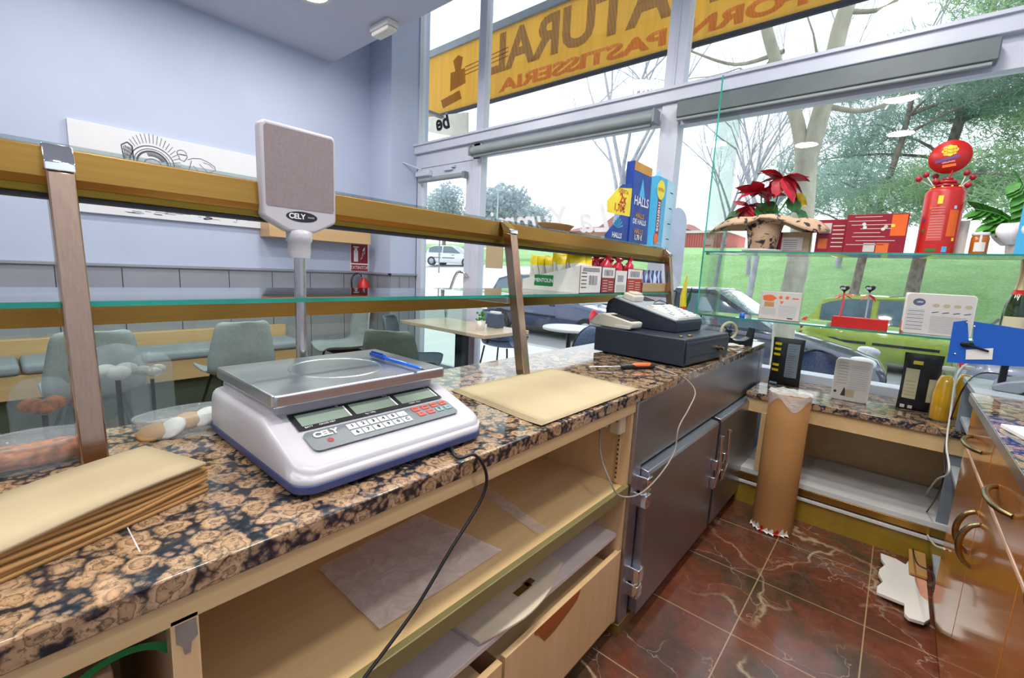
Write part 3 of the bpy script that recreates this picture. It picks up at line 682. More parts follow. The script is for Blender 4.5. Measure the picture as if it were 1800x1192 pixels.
# ================================================================== SCALE
sc = thing('weighing_scale', 'white and blue counter weighing scale with steel pan and raised display head', 'scale', (-.9, .505, .93))
def rounded(x0, x1, y0, y1, r, n=5):
    out = []
    for cx, cy, a in ((x1 - r, y0 + r, -90), (x1 - r, y1 - r, 0), (x0 + r, y1 - r, 90), (x0 + r, y0 + r, 180)):
        for k in range(n + 1): t = R(a + 90 * k / n); out.append((cx + r * math.cos(t), cy + r * math.sin(t)))
    return out
MB().prism(rounded(-.222, .226, -.212, .212, .035), .008, .024, 'xy', .003).build('blue_base', 'sblue', sc)
def hz(x):      # height of the white shell along its depth
    return .1 if x < .07 else .1 - (x - .07) / .155 * .05
bd = MB(); RR = .035
def yw(x):
    e = max(0, x - (.224 - RR), (-.22 + RR) - x); return .21 - RR + math.sqrt(max(0, RR * RR - min(e, RR) ** 2))
xs = [-.22 + RR * (1 - math.cos(PI / 2 * k / 6)) for k in range(6)] + [-.22 + RR + (.444 - 2 * RR) * k / 22 for k in range(23)] + [.224 - RR + RR * math.sin(PI / 2 * k / 6) for k in range(1, 7)]
ring = [(x, -yw(x)) for x in xs] + [(x, yw(x)) for x in xs[::-1]]; n = len(ring)
lv = [(1.0, lambda x: .024), (1.006, lambda x: .04), (1.0, lambda x: hz(x) - .022), (.99, lambda x: hz(x) - .009), (.972, lambda x: hz(x) - .002), (.945, hz)]
vs = []; fs = []
for s_, zf in lv:
    for x, y in ring: vs.append((x * s_, y * s_, zf(x)))
for k in range(len(lv) - 1):
    for j in range(n): fs.append((k * n + j, k * n + (j + 1) % n, (k + 1) * n + (j + 1) % n, (k + 1) * n + j))
t_ = (len(lv) - 1) * n; h_ = len(xs)
for j in range(h_ - 1): fs.append((t_ + j, t_ + j + 1, t_ + n - 2 - j, t_ + n - 1 - j))
bd.add(vs, fs, True)
bd.box(-.205, .066, -.185, .185, .085, .12, .01)
bd.build('white_body', 'swhite', sc)
# control panel on the sloping front
sl = Vector((.155, 0, -.05)).normalized(); up = -sl; o_ = Vector((.07, 0, .1)); nn = YP.cross(up)
def on_s(d): return o_ + sl * d
cp = MB(); cp.mat('print_'); cp.prism([], 0, 0) if 0 else None
cp.strip(on_s(0), YP, up, -.165, .165, -.058, -.004, .0012)
ld = cp.build('display_window', parent=sc)
lc = MB(); lc.mat('lcd')
for a in (-.155, -.048, .06): lc.strip(on_s(0), YP, up, a, a + .095, -.049, -.013, .0022)
lc.mat('printw')
for a in (-.155, -.048, .06):
    lc.strip(on_s(0), YP, up, a + .095, a + .098, -.049, -.013, .0022)
for tx, u, v in (('kg', -.07, -.0085), ('€/kg', .04, -.0085), ('€', .15, -.0085), ('BATT', -.145, -.0535), ('GROSS NET', -.11, -.0535), ('kg / 100g', -.02, -.0535), ('TARA  PLU', .09, -.0535)):
    lc.text(tx, .0062, on_s(0) + YP * u + up * v, YP, up, .0022)
lc.build('screens', parent=ld)
kp = MB(); kp.mat('keyp')
kp.poly(on_s(0), YP, up, [(p[0], p[1]) for p in rounded(-.165, .165, -.122, -.066, .012)], .0012)
kp = kp.build('keypad', parent=sc)
ks = MB()
def key(u, v, m, t_=None, w=.0175, h=.014):
    ks = MB(); ks.mat(m)
    c0 = on_s(0) + YP * u + up * v
    ks.T = Matrix.Translation(c0) @ Matrix((YP, up, nn)).transposed().to_4x4()
    ks.box(-w / 2, w / 2, -h / 2, h / 2, .001, .003, .0006, 1); ks.T = Matrix()
    if t_: ks.mat('print_'); ks.text(t_, .0118 if len(t_) < 2 else .007, c0, YP, up, .0036, bold=.0006 if len(t_) < 2 else 0)
    ks.build('key', parent=kp)
for i, ch in enumerate('12345.'): key(-.075 + i * .0225, -.081, 'keyw', ch, .0195, .0155)
for i, ch in enumerate('67890C'): key(-.075 + i * .0225, -.101, 'keyw', ch, .0195, .0155)
for i in range(4): key(.075 + i * .0245, -.077, 'keyr', ('PLU', 'TARA', 'ZERO', 'SUM')[i])
for i in range(4): key(.078 + i * .0245, -.096, 'keyr' if i < 2 else 'keyt', ('M1', 'TEST', 'T', 'OK')[i])
ks.mat('printw')
ks.text('CELY', .02, on_s(0) - YP * .128 - up * .082, YP, up, .003, bold=.0008, shear=.1)
ks.mat('dred'); ks.poly(on_s(0) - YP * .128 - up * .102, YP, up, [(math.cos(k * PI / 6) * .006, math.sin(k * PI / 6) * .006) for k in range(12)], .002)
ks.build('maker_print', parent=kp)
# pan
pn = MB().prism(rounded(-.2, .098, -.197, .197, .008, 3), .122, .146, 'xy', .004); pn = pn.build('steel_pan', 'steel', sc)
rg = MB(); rg.lathe([(.096, .146), (.097, .1472), (.099, .1472), (.1, .146)], (-.05, .0, 0), 48, cap=False); rg.build('pressed_ring', 'steel', pn)
# pole and head
MB().cyl((-.25, .012, .035), (-.25, .012, .40), .0135, 20).build('pole', 'polest', sc)
MB().box(-.29, -.21, -.03, .05, .0, .035, .006).build('pole_foot', 'swhite', sc)
MB().lathe([(.024, .388), (.026, .40), (.026, .425), (.03, .43), (.03, .452), (.02, .456)], (-.25, .012, 0), 18).build('clamp_collar', 'swhite', sc)
hd = MB(); yc = .012
outl = [(yc - .032, .45), (yc + .032, .45), (yc + .086, .478), (yc + .089, .486), (yc + .089, .685), (yc + .082, .693), (yc - .082, .693), (yc - .089, .685), (yc - .089, .486), (yc - .086, .478)]
hd.prism(outl, -.268, -.232, 'yz', .006); hd = hd.build('display_head', 'swhite', sc)
MB().prism([(yc - .078, .505), (yc + .078, .505), (yc + .082, .51), (yc + .082, .678), (yc + .077, .684), (yc - .077, .684), (yc - .082, .678), (yc - .082, .51)], -.2325, -.2308, 'yz').build('speckled_screen', 'slate', hd)
lg = MB(); lg.mat('print_'); lg.poly((-.2318, yc, .487), YP, ZP, [(math.cos(k * PI / 14) * .038, math.sin(k * PI / 14) * .0125) for k in range(28)], .0004)
lg.mat('printw'); lg.text('CELY', .017, (-.2318, yc - .012, .487), YP, ZP, .0009, bold=.0005); lg.text('SCALES', .005, (-.2318, yc + .022, .487), YP, ZP, .0009)
lg.build('maker_badge', parent=hd)
for sx in (-1, 1):
    for sy in (-1, 1): MB().cyl((sx * .18, sy * .17, 0), (sx * .18, sy * .17, .01), .016).build('foot', 'black', sc)
# pen
p0 = at(652, 622, z=1.085); p1 = at(746, 650, z=1.085); dr_ = (p1 - p0).normalized()
pe = thing('pen', 'blue ballpoint pen lying on the steel scale pan', 'pen', p0)
def PL(a): return dr_ * a
Lp = (p1 - p0).length
MB().tube([PL(.05), PL(Lp - .02), PL(Lp - .008)], [.0045, .0045, .002], 12).build('barrel', 'bluep', pe)
MB().tube([PL(0), PL(.003), PL(.062)], [.004, .0062, .0062], 12).tube([PL(.004) + Vector((0, 0, .0075)), PL(.055) + Vector((0, 0, .008))], .0018, 6).build('cap', 'blued', pe)
MB().tube([PL(Lp - .01), PL(Lp)], [.0018, .0006], 8).build('tip', 'black', pe)
# scale cable
pts = [(-.80, .70, .945)] + [at(u, v, x=x) for u, v, x in ((800, 782, -.64), (835, 800, -.608), (855, 835, -.6), (845, 880, -.6), (790, 970, -.6), (755, 1030, -.6), (720, 1085, -.6), (640, 1192, -.6), (600, 1240, -.6))]
pts[1].z = .936; pts[2].z = max(pts[2].z, .936)
MB().tube(spline(pts, 8), .0033, 8).build('scale_cable', 'cable', label='thin black power cable hanging from the scale over the counter front', cat='cable')

# ================================================================== THINGS ON AND IN THE COUNTER
bgz = thing('paper_bag_stack', 'stack of flat brown paper bags at the left end of the worktop', 'paper bags', (-.885, .183, .93), R(-70))
rr = random.Random(4)
for k in range(7):
    z = .001 + k * .0062; a = rr.uniform(-.004, .004); m = MB()
    def fn(u, v, z=z, k=k, a=a):
        x = u * .55; y = (v - .5) * .15; lift = .012 * (1 - u) ** 3 * (k / 6) + .004 * math.sin(u * 9 + k)
        return (x * .999 - .0 + a, y + a, z + (lift if k > 1 else 0))
    m.grid(fn, 16, 4); o = m.build('paper_bag', 'kraft2' if k == 6 else 'kraft', bgz); solid(o, .0055, 1)
ps = thing('paper_sheet_stack', 'flat pile of brown wrapping paper sheets on the worktop right of the scale', 'wrapping paper', (-.83, 1.17, .9305))
for k in range(4):
    q = [(-1.027 + .83, .935 - 1.17), (-1.02 + .83, 1.452 - 1.17), (-.628 + .83, 1.429 - 1.17), (-.632 + .83, .885 - 1.17)]
    a = (.012 - k * .004); 
    def fn(u, v, q=q, k=k, a=a):
        A = Vector(q[0]).lerp(Vector(q[3]), u); B = Vector(q[1]).lerp(Vector(q[2]), u); P_ = A.lerp(B, v)
        P_ = P_ * (1 - .01 * k); P_.x += a * .6 * math.sin(k * 3); cor = max(0, u - .8) * max(0, .25 - v) * (3 - k) * .3
        return (P_.x, P_.y - a, .0008 + k * .0012 + .008 * max(0, u - .85) * (3 - k))
    o = MB().grid(fn, 14, 14).build('paper_sheet', 'kraft2', ps); solid(o, .0008, 1)
# cash drawer (front faces +x)
CR = R(-5)
cd = thing('cash_box', 'black metal cash box with drawer and key in its lock on the worktop', 'cash box', (-.87, 2.19, .93), CR)
MB().box(-.24, .225, -.245, .245, .008, .125, .004).build('housing', 'navy', cd)
dfm = MB().box(.225, .231, -.235, .235, .016, .112, .003); dfm = dfm.build('drawer_front', 'navy', cd)
MB().box(.231, .2325, -.2, .21, .042, .0455).box(.231, .2325, -.215, .215, .098, .1005).build('slot', 'seal', dfm)
MB().cyl((.231, .1, .062), (.245, .1, .062), .012).box(.24, .262, .094, .106, .055, .069, .002).tube([(.25, .1, .058), (.255, .104, .03)], .0022, 6).box(.247, .25, .09, .116, -.004, .032, .004).build('lock_and_keys', 'brass', dfm)
for sx in (-1, 1):
    for sy in (-1, 1): MB().cyl((sx * .2, sy * .2, 0), (sx * .2, sy * .2, .009), .012).build('foot', 'black', cd)
# cash register
rg_ = thing('cash_register', 'dark cash register with pale sloping keyboard on top of the black drawer', 'cash register', (-.97, 2.27, 1.0555), CR)
MB().prism([(-.185, 0), (.2, 0), (.205, .05), (.2, .056), (-.12, .135), (-.16, .14), (-.19, .12), (-.2, .08)], -.14, .14, 'xz', .005).build('body', 'navy', rg_)
tp = Vector((.32, 0, -.079)).normalized(); tn = Vector((.079, 0, .32)).normalized()
TT = Matrix.Translation((-.12, 0, .136)) @ Matrix((tp, YP, tn)).transposed().to_4x4()
MB(TT).box(-.03, .328, -.143, .143, -.004, .006, .003).build('pale_top_cover', 'lgrey', rg_)
kbp = MB(TT).box(.14, .322, -.11, .135, .005, .012, .002).build('keyboard_plate', 'creamw', rg_)
for i in range(6):
    for j in range(8): MB(TT).box(.147 + i * .029, .171 + i * .029, -.103 + j * .029, -.079 + j * .029, .012, .017, .002, 1).build('key', 'printw' if (i + j) % 4 else 'lgrey', kbp)
MB(TT).box(.0, .07, -.12, -.02, .005, .04, .008).box(.02, .06, -.11, -.03, .038, .05, .004).build('receipt_slot', 'creamw', rg_)
MB(TT).box(-.01, .06, .02, .13, .005, .009, .002).build('display_strip', 'print_', rg_)
gls = MB(TT).tube([(.12, .0, .02), (.13, .03, .035), (.12, .12, .02), (.13, .13, .012)], .0025, 6).tube([(.12, .0, .012), (.13, .1, .012)], .0025, 6)
gls.build('reading_glasses', 'black', label='folded dark reading glasses lying on top of the cash register', cat='glasses').matrix_world = Matrix.Translation((-.97, 2.27, 1.0555)) @ Matrix.Rotation(CR, 4, 'Z')
# card terminal
ct = thing('card_terminal', 'pale handheld card terminal lying left of the cash register', 'card terminal', (-1.03, 2.035, 1.0555), CR - .1)
ctm = MB().prism([(-.16, .004), (-.05, 0), (.06, 0), (.095, .012), (.1, .035), (.095, .04), (-.04, .062), (-.08, .068), (-.12, .055), (-.17, .02)], -.042, .042, 'xz', .006)
ctm.build('body', 'creamw', ct)
TT2 = Matrix.Translation((-.04, 0, .0625)) @ Matrix((Vector((.135, 0, -.022)).normalized(), YP, Vector((.022, 0, .135)).normalized())).transposed().to_4x4()
MB(TT2).box(.0, .125, -.03, .03, .0, .0015).build('screen', 'print_', ct)
MB().box(.0, .09, -.044, -.04, .006, .02, .001).build('grip_strip', 'boxw', ct)
for i, (x, y) in enumerate(((-.715, 2.0), (-.70, 2.07))):
    o = MB().lathe([(.011, 0), (.012, .001), (.012, .006), (.011, .007)], n=18).build('brass_token', 'brass', label=('left' if i == 0 else 'right') + ' one of two round brass tokens on the front edge of the cash drawer', cat='token'); o.location = (x, y, 1.0555)
# screwdriver with orange grip + cable
a0 = at(1035, 645, z=.94); a1 = at(1150, 644, z=.942); dv = (a1 - a0)
sd = thing('screwdriver', 'screwdriver with orange and black handle lying before the cash drawer', 'screwdriver', a0)
MB().tube([dv * 0, dv * .05, dv * .5], [.002, .003, .003], 8).build('shaft', 'steel', sd)
MB().tube([dv * .48, dv * .55, dv * .75, dv * .95, dv * 1.0], [.008, .012, .0115, .013, .008], 12).build('handle', 'black', sd)
MB().tube([dv * .62 + ZP * .004, dv * .7 + ZP * .004, dv * .9 + ZP * .004, dv * .98 + ZP * .004], [.006, .0115, .012, .006], 12).build('orange_inlay', 'orangep', sd)
pts = [at(1152, 645, z=.936), at(1180, 655, z=.936)] + [at(u, v, x=x) for u, v, x in ((1207, 668, -.608), (1222, 690, -.57), (1210, 720, -.56), (1193, 752, -.56), (1185, 795, -.555), (1160, 835, -.555), (1125, 868, -.555), (1090, 872, -.59), (1072, 845, -.615), (1056, 800, -.66), (1054, 752, -.71))]
MB().tube(spline(pts, 8), .0028, 8).build('grey_cable', 'cableg', label='thin grey cable looping from the cash drawer past the hinges to the socket', cat='cable')
# sockets on the side panel
so = thing('socket_block', 'cream power socket and switch block under the worktop edge', 'socket', (0, 1.38, 0))
MB().box(-.735, -.69, -.05, 0, .80, .868, .006).build('socket_body', 'creamw', so)
MB().box(-.685, -.645, -.045, 0, .785, .872, .005).build('junction_box', 'cream', so)
MB().box(-.672, -.655, -.047, -.0445, .83, .862).build('switch', 'seal', so)
MB().cyl((-.72, -.0515, .825), (-.72, -.049, .825), .005).cyl((-.705, -.0515, .822), (-.705, -.049, .822), .005).build('socket_holes', 'hole', so)
# clear plastic bags on the shelf
pb = thing('plastic_bag_stack', 'flat stack of clear plastic bags on the maple shelf under the scale', 'plastic bags', (0, 0, .5925))
def quad_sheet(q, z, r=.006, wav=.003, n=18):
    q = [Vector(p) for p in q]
    def fn(u, v):
        A = q[0].lerp(q[3], u); B = q[1].lerp(q[2], u); P_ = A.lerp(B, v)
        return (P_.x, P_.y, z + wav * noise.noise(Vector((P_.x * 14, P_.y * 14, z * 50))) + wav)
    return MB().grid(fn, n, n)
q = [(p.x, p.y) for p in (at(560, 1000, z=.595), at(740, 905, z=.595), at(882, 968, z=.595), at(668, 1108, z=.595))]
for k in range(2):
    o = quad_sheet([(a + .006 * k, b - .005 * k) for a, b in q], .001 + k * .007).build('plastic_bag', 'bagf', pb)
qs = [(p.x, p.y) for p in (at(822, 850, z=.595), at(838, 842, z=.595), at(962, 930, z=.595), at(945, 940, z=.595))]
o = quad_sheet(qs, .594, n=10).build('folded_plastic_strip', 'bagf', label='narrow folded strip of clear plastic film on the maple shelf', cat='plastic film')
# board with handle hole on the lower shelf
q = [at(u, v, z=.43) for u, v in ((800, 1115), (870, 1060), (905, 1022), (930, 1010), (985, 985))]
r_ = [at(u, v, z=.43) for u, v in ((840, 1125), (920, 1080), (962, 1035), (978, 1000), (985, 985))]
cb = thing('curved_board', 'stack of curved pale boards with a cut-out grip on the lower white shelf', 'board', (0, 0, 0))
ol = [(p.x, p.y) for p in spline([(*p.xy, 0) for p in r_], 5)] + [(-.95, r_[-1].y), (-.95, q[0].y)]
for k in range(3):
    MB().prism([(x + .004 * k, y) for x, y in ol], .413 + k * .0055, .4175 + k * .0055, 'xy').build('board_layer', 'pink' if k != 2 else 'boardc', cb)
gp = [at(898, 1040, z=.429), at(915, 1020, z=.429)]
m = MB(); m.mat('plinth')
for (u0, v0, u1, v1) in ((905, 1045, 925, 1022), (922, 1028, 936, 1018)):
    a = at(u0, v0, z=.4297); b = at(u1, v1, z=.4297); m.box(a.x - .008, a.x + .012, min(a.y, b.y), max(a.y, b.y), .4296, .43)
m.build('grip_cutout', parent=cb)
# carton at the left, below the counter
bx = thing('carton', 'brown cardboard carton with green emblem in the left counter opening', 'carton', (-.86, -.17, .318))
MB().box(-.2, .21, -.35, .23, 0, .50, .004).build('box_body', 'cardb', bx)
em = MB(); em.mat('green')
e0 = at(210, 1165, x=-.65) - Vector((-.86, -.17, .318)); e0.x = .2105
for r1, r2, a0_, a1_ in ((.055, .066, 20, 200), (.036, .045, 20, 190)):
    k_ = 24; ps_ = [(math.cos(R(a0_ + (a1_ - a0_) * i / k_)) * r2 * 1.3, math.sin(R(a0_ + (a1_ - a0_) * i / k_)) * r2) for i in range(k_ + 1)] + [(math.cos(R(a1_ - (a1_ - a0_) * i / k_)) * r1 * 1.3, math.sin(R(a1_ - (a1_ - a0_) * i / k_)) * r1) for i in range(k_ + 1)]
    b_ = MB(); 
    for i in range(k_):
        em.poly((e0.x, e0.y - .0, e0.z - .03), YP, ZP, [ps_[i], ps_[i + 1], ps_[2 * k_ - i], ps_[2 * k_ + 1 - i]], .0005)
em.build('green_emblem', parent=bx)

# ---- bakery boxes at the back left of the worktop
def tub(name, label, loc, lx, ly, h, food, rz=0):
    t = thing(name, label, 'food tub', loc, rz)
    n = 32; m = MB(); pr = [(.86, 0), (.97, h), (1.0, h), (1.0, h + .004)]
    m.grid(lambda u, v: (math.cos(2 * PI * u) * lx * (.85 + .13 * v), math.sin(2 * PI * u) * ly * (.85 + .13 * v), h * v), n, 3)
    o = m.build('tub_wall', 'clear', t); solid(o, .0015)
    m = MB().grid(lambda u, v: (math.cos(2 * PI * u) * lx * (1 - .97 * v ** .6), math.sin(2 * PI * u) * ly * (1 - .97 * v ** .6), h + .004 + .006 * v), n, 5); m.build('lid', 'clear', t)
    m = MB().tube([(math.cos(2 * PI * k / n) * lx, math.sin(2 * PI * k / n) * ly, h + .003) for k in range(n + 1)], .0025, 6); m.build('rim', 'clear', t)
    food(t); return t
def f_cookies(t):
    for k in range(5): 
        o = MB().lathe([(0, 0), (.026, 0), (.029, .005), (.026, .009), (.0, .01)]).build('cookie', 'icing' if k % 2 else 'cookie', t); o.location = (.0 + .012 * (k % 2), -.062 + k * .031, .006 + .006 * k % .02); o.rotation_euler = (.5 if k % 2 else .2, .3, 0)
def f_bread(t):
    m = MB().box(-.034, .034, -.06, .06, .004, .034, .01); m.build('loaf', 'bread', t)
tub('cookie_tub', 'oval clear tub of iced cookies behind the scale', (-1.15, .265, .93), .05, .095, .04, f_cookies)
tub('bread_tub', 'clear tub with a browned loaf left of the front steel upright', (-1.13, .03, .93), .055, .08, .045, f_bread)
wr = thing('wrapped_loaf', 'knotted clear cellophane bag at the left edge of the worktop', 'bag', (-1.12, -.1, .93))
m = MB(); rr = random.Random(9)
m.grid(lambda u, v: ((.07 * math.sin(PI * v) ** .6 * (1 + .22 * noise.noise(Vector((math.cos(6.28 * u) * 3, math.sin(6.28 * u) * 3, v * 7))))) * math.cos(6.28318 * u), (.085 * math.sin(PI * v) ** .6 * (1 + .22 * noise.noise(Vector((math.cos(6.28 * u) * 3, math.sin(6.28 * u) * 3, v * 5 + 4))))) * math.sin(6.28318 * u), .13 * v), 40, 18)
m.build('cellophane', 'foil', wr); MB().ball((0, 0, .035), .05, 14, (1, 1.1, .6)).build('roll', 'bread', wr)
# domes of rolls added on the deck in place of reflections in the glass
def dome(label, u, v, r, foodm, up_=False):
    p = at(u, v, x=-1.43); t = thing('reflected_dome', label, 'cake dome', (p.x, p.y, .8155))
    h = p.z - .8155 + r * .9
    MB().lathe([(r, 0), (r, h - r), (r * .9, h - r * .5), (r * .6, h - r * .14), (0, h)], n=28).build('dome', 'clear', t)
    MB().lathe([(0, 0), (r * .97, 0), (r * 1.02, .012), (0, .012)]).build('stand', 'dark', t)
    st_ = MB().cyl((0, 0, .01), (0, 0, h - r * 1.6), r * .1); st_.build('pedestal', 'dark', t)
    z = h - r * 1.55
    for k in range(3): MB().ball((math.cos(k * 2.1) * r * .38, math.sin(k * 2.1) * r * .38, z + .02), r * .42, 14, (1, 1, .7)).build('bun', foodm, t)
dome('clear dome of pale buns added for a reflection in the display glass right of the front upright', 205, 640, .058, 'icing')
dome('clear dome of pale buns added for a reflection in the display glass next to the left chair', 266, 645, .045, 'boxg')
dome('clear dome of brown buns added for a reflection in the display glass left of the front upright', 75, 700, .055, 'bread')
# ================================================================== ON THE DISPLAY SHELF (sweets)
SZ = 1.2225
def ybox(u0, u1, x=-1.125): return at(u0, 512, x=x).y, at(u1, 512, x=x).y
y0, y1 = ybox(1018, 1055)
def candy_box(label, y0, y1, h0, h1, mats, length=.34, writing=None):
    t = thing('sweets_box', label, 'sweets box', (-1.125, y0, SZ)); w_ = y1 - y0
    m = MB(); m.mat(mats[0])
    m.prism([(-length, 0), (0, 0), (0, h0), (-length, h1)], .0, .002, 'xz').prism([(-length, 0), (0, 0), (0, h0), (-length, h1)], w_ - .003, w_ - .001, 'xz')
    m.box(-length, 0, .002, w_ - .003, 0, .002).box(-length, -length + .002, .002, w_ - .003, 0, h1)
    m.mat(mats[1]).box(-.002, 0, .0, w_ - .001, 0, h0)
    if writing: writing(m, w_, h0)
    m.build('carton', parent=t); return t
def barcode(m, y, z, wd, h, x=.0):
    m.mat('printw').strip((x, y, z), YP, ZP, 0, wd, 0, h, .0006); m.mat('print_'); rr = random.Random(int(y * 1000)); a = wd * .08
    while a < wd * .92:
        b = a + wd * rr.uniform(.02, .05); m.strip((x, y, z), YP, ZP, a, b, h * .1, h * .9, .001); a = b + wd * rr.uniform(.02, .05)
def wm(m, w_, h):
    m.mat('green'); m.strip((0, 0, 0), XP, ZP, -.265, -.15, .022, .075, .0008); m.mat('printw'); m.text('MENTOLIN', .0265, (-.2075, 0, .0485), XP, ZP, .0016, sx=.86, bold=.0004)
    barcode(m, w_ * .35, h * .25, w_ * .5, h * .45); m.mat('print_')
    for k in range(5): m.strip((0, .0, 0), YP, ZP, w_ * .06, w_ * .3, h * (.2 + .13 * k), h * (.23 + .13 * k), .0008)
    for k in range(3): m.strip((0, .0, 0), YP, ZP, w_ * .1, w_ * .9, h * (.8 + .05 * k), h * (.82 + .05 * k), .0008)
candy_box('white sweets carton printed MENTOLIN in green, holding yellow packets', y0, y1, .128, .05, ('boxw', 'boxw'), writing=wm)
def wr_(m, w_, h):
    m.mat('boxw').strip((0, 0, 0), YP, ZP, .004, w_ - .005, h * .58, h * .97, .0006); barcode(m, w_ * .1, h * .62, w_ * .75, h * .3, .0005)
    m.mat('pink')
    for k in range(9): m.strip((0, 0, 0), YP, ZP, w_ * (.12 + .42 * (k % 2)), w_ * (.45 + .42 * (k % 2)), h * (.06 + .05 * k), h * (.085 + .05 * k), .0006)
def ww_(m, w_, h):
    barcode(m, w_ * .15, h * .45, w_ * .6, h * .38); m.mat('print_')
    for k in range(6): m.strip((0, 0, 0), YP, ZP, w_ * .12, w_ * .85, h * (.08 + .05 * k), h * (.09 + .05 * k), .0008)
B = [('red and white sweets carton beside the MENTOLIN one', 1055.5, 1079, .13, ('red', 'red'), wr_),
     ('plain white sweets carton between the two red ones', 1079.5, 1100, .115, ('boxw', 'boxw'), ww_),
     ('bright red sweets carton with a large label, right of the white ones', 1100.5, 1127, .13, ('redb', 'redb'), wr_)]
for lb, a, b, h, mt, wf in B:
    ya, yb = ybox(a, b); candy_box(lb, ya, yb, h, h * .8, mt, writing=wf)
ya, yb = ybox(1128, 1172)
wtr = thing('wooden_tray', 'small light wooden tray of purple wrapped chocolates at the shelf end', 'tray', (-1.125, ya, SZ)); w_ = yb - ya
MB().box(-.2, 0, 0, w_, 0, .004).box(-.006, 0, 0, w_, 0, .055, .001).box(-.2, -.194, 0, w_, 0, .055, .001).box(-.2, 0, 0, .006, 0, .055).box(-.2, 0, w_ - .006, w_, 0, .055).build('tray', 'woodl', wtr)
# packets
def packet_mb(w=.088, h=.165, t=.024, top=.022, m0='boxw', m1='yellow'):
    mb = MB(); mb.mat(m0)
    def fn(s, z0, z1):
        def g(u, v):
            z = z0 + (z1 - z0) * v; f_ = math.sin(PI * min(1, max(0, z / h))) ** .5 if 0 < z < h else 0
            return (s * t / 2 * f_ * (1 - (2 * u - 1) ** 2 * .8), (u - .5) * w + .002 * math.sin(z * 90), z)
        return g
    for s in (-1, 1):
        mb.mat(m0).grid(fn(s, 0, h * .72), 8, 8); mb.mat(m1).grid(fn(s, h * .72, h), 8, 4)
    mb.mat('green')
    return mb
pk = packet_mb().build('sweet_packet'); rr = random.Random(11)
tag(pk, 'yellow topped white sweet packet standing in the MENTOLIN carton', 'sweet packet', 'yellow packets in the white carton')
yA, yB = y0, y1
for i in range(16):
    o = pk if i == 0 else pk.copy()
    if i: C.objects.link(o)
    f_ = i // 2; o.location = (-1.165 - f_ * .037, yA + (.07 if i % 2 == 0 else .12) + rr.uniform(-.008, .008), SZ + .004 + rr.uniform(0, .012) + (.01 if f_ < 4 else 0)); o.rotation_euler = (rr.uniform(-.08, .08), -.2 + rr.uniform(-.12, .12), rr.uniform(-.25, .25) - .5)
rp = MB(); 
rp.mat('redpl').grid(lambda u, v: (.028 * math.cos(6.2832 * u) * (math.sin(PI * min(v, .8) / .8 * .98 + .05) ** .5 if v < .78 else .25 + (v - .78) * 2.5) * (1 + .25 * noise.noise(Vector((u * 8, v * 9, 0)))), .03 * math.sin(6.2832 * u) * (math.sin(PI * min(v, .8) / .8 * .98 + .05) ** .5 if v < .78 else .25 + (v - .78) * 2.5), v * .1), 20, 12)
rp = rp.build('candy_bag'); tag(rp, 'crumpled shiny red candy bag standing in a red carton', 'candy bag', 'red bags in the red cartons')
cnt = 0
for a, b in ((1055, 1079), (1079, 1100), (1101, 1127)):
    ya, yb = ybox(a, b)
    for k in range(4):
        o = rp if cnt == 0 else rp.copy()
        if cnt: C.objects.link(o)
        cnt += 1; o['label'] = 'crumpled shiny red candy bag in the ' + ('red and white carton beside MENTOLIN' if a == 1055 else 'plain white carton' if a == 1079 else 'bright red carton'); o['group'] = 'red bags in the carton ' + ('beside MENTOLIN' if a == 1055 else 'between the red ones' if a == 1079 else 'with the large label'); o.location = (-1.165 - k * .062, (ya + yb) / 2 + rr.uniform(-.015, .015), SZ + .075 + rr.uniform(0, .015)); o.rotation_euler = (rr.uniform(-.3, .3), rr.uniform(-.3, .3), rr.uniform(0, 3))
ya, yb = ybox(1128, 1172); pu = MB(); pu.mat('purple')
for q_ in range(8):
    pu.mat('purple' if q_ % 2 else 'cyan').grid(lambda u, v, q_=q_: (.026 * math.cos(.7854 * (u + q_)) * (1.05 - v * .7 + .9 * max(0, v - .75)), .03 * math.sin(.7854 * (u + q_)) * (1.05 - v * .7 + .9 * max(0, v - .75)) * (1 + .15 * math.sin(9 * v + q_)), .045 + v * .08), 3, 8)
pu.mat('choc').ball((0, 0, .028), .025, 10, (.9, 1, 1.1)); pu = pu.build('wrapped_chocolate'); tag(pu, 'chocolate in purple and clear wrap standing in the wooden tray', 'chocolate', 'wrapped chocolates in the wooden tray')
for i in range(8):
    o = pu if i == 0 else pu.copy()
    if i: C.objects.link(o)
    o.location = (-1.16 - (i // 4) * .07, ya + .06 + (i % 4) * (yb - ya - .12) / 3, SZ + .005); o.rotation_euler = (0, 0, i)
# card displays on the top glass
TZ = 1.4975
def py(u, v, x): p = at(u, v, x=x); return (p.y, p.z)
hl = thing('cardboard_display', 'blue cardboard HALLS sweets display with a yellow 2x 1,70€ offer sign', 'display', (0, 0, 0)); X0 = -1.235
P_ = [py(1105, 421, X0), py(1137, 429, X0), py(1147, 297, X0), py(1117, 282, X0)]; P_[0] = (P_[0][0], TZ); P_[1] = (P_[1][0], TZ)
m = MB(); m.mat('blueh').prism(P_, X0 - .05, X0, 'yz'); m.mat('goldp')
a = Vector((0, *P_[3])); b = Vector((0, *P_[2])); m.poly((X0, 0, 0), YP, ZP, [P_[3], P_[2], (P_[2][0], P_[2][1] - .05), (P_[3][0], P_[3][1] - .05)], .001)
yc_ = (P_[0][0] + P_[2][0]) / 2; wd = P_[1][0] - P_[0][0]
m.mat('bluel').poly((X0, 0, 0), YP, ZP, [(yc_ - .03, 1.78), (yc_ + .05, 1.76), (yc_, 1.88)], .001)
m.mat('printw').text('HALLS', .072, (X0, yc_ + .005, 1.745), YP, ZP, .002, sx=.95, bold=.001); 
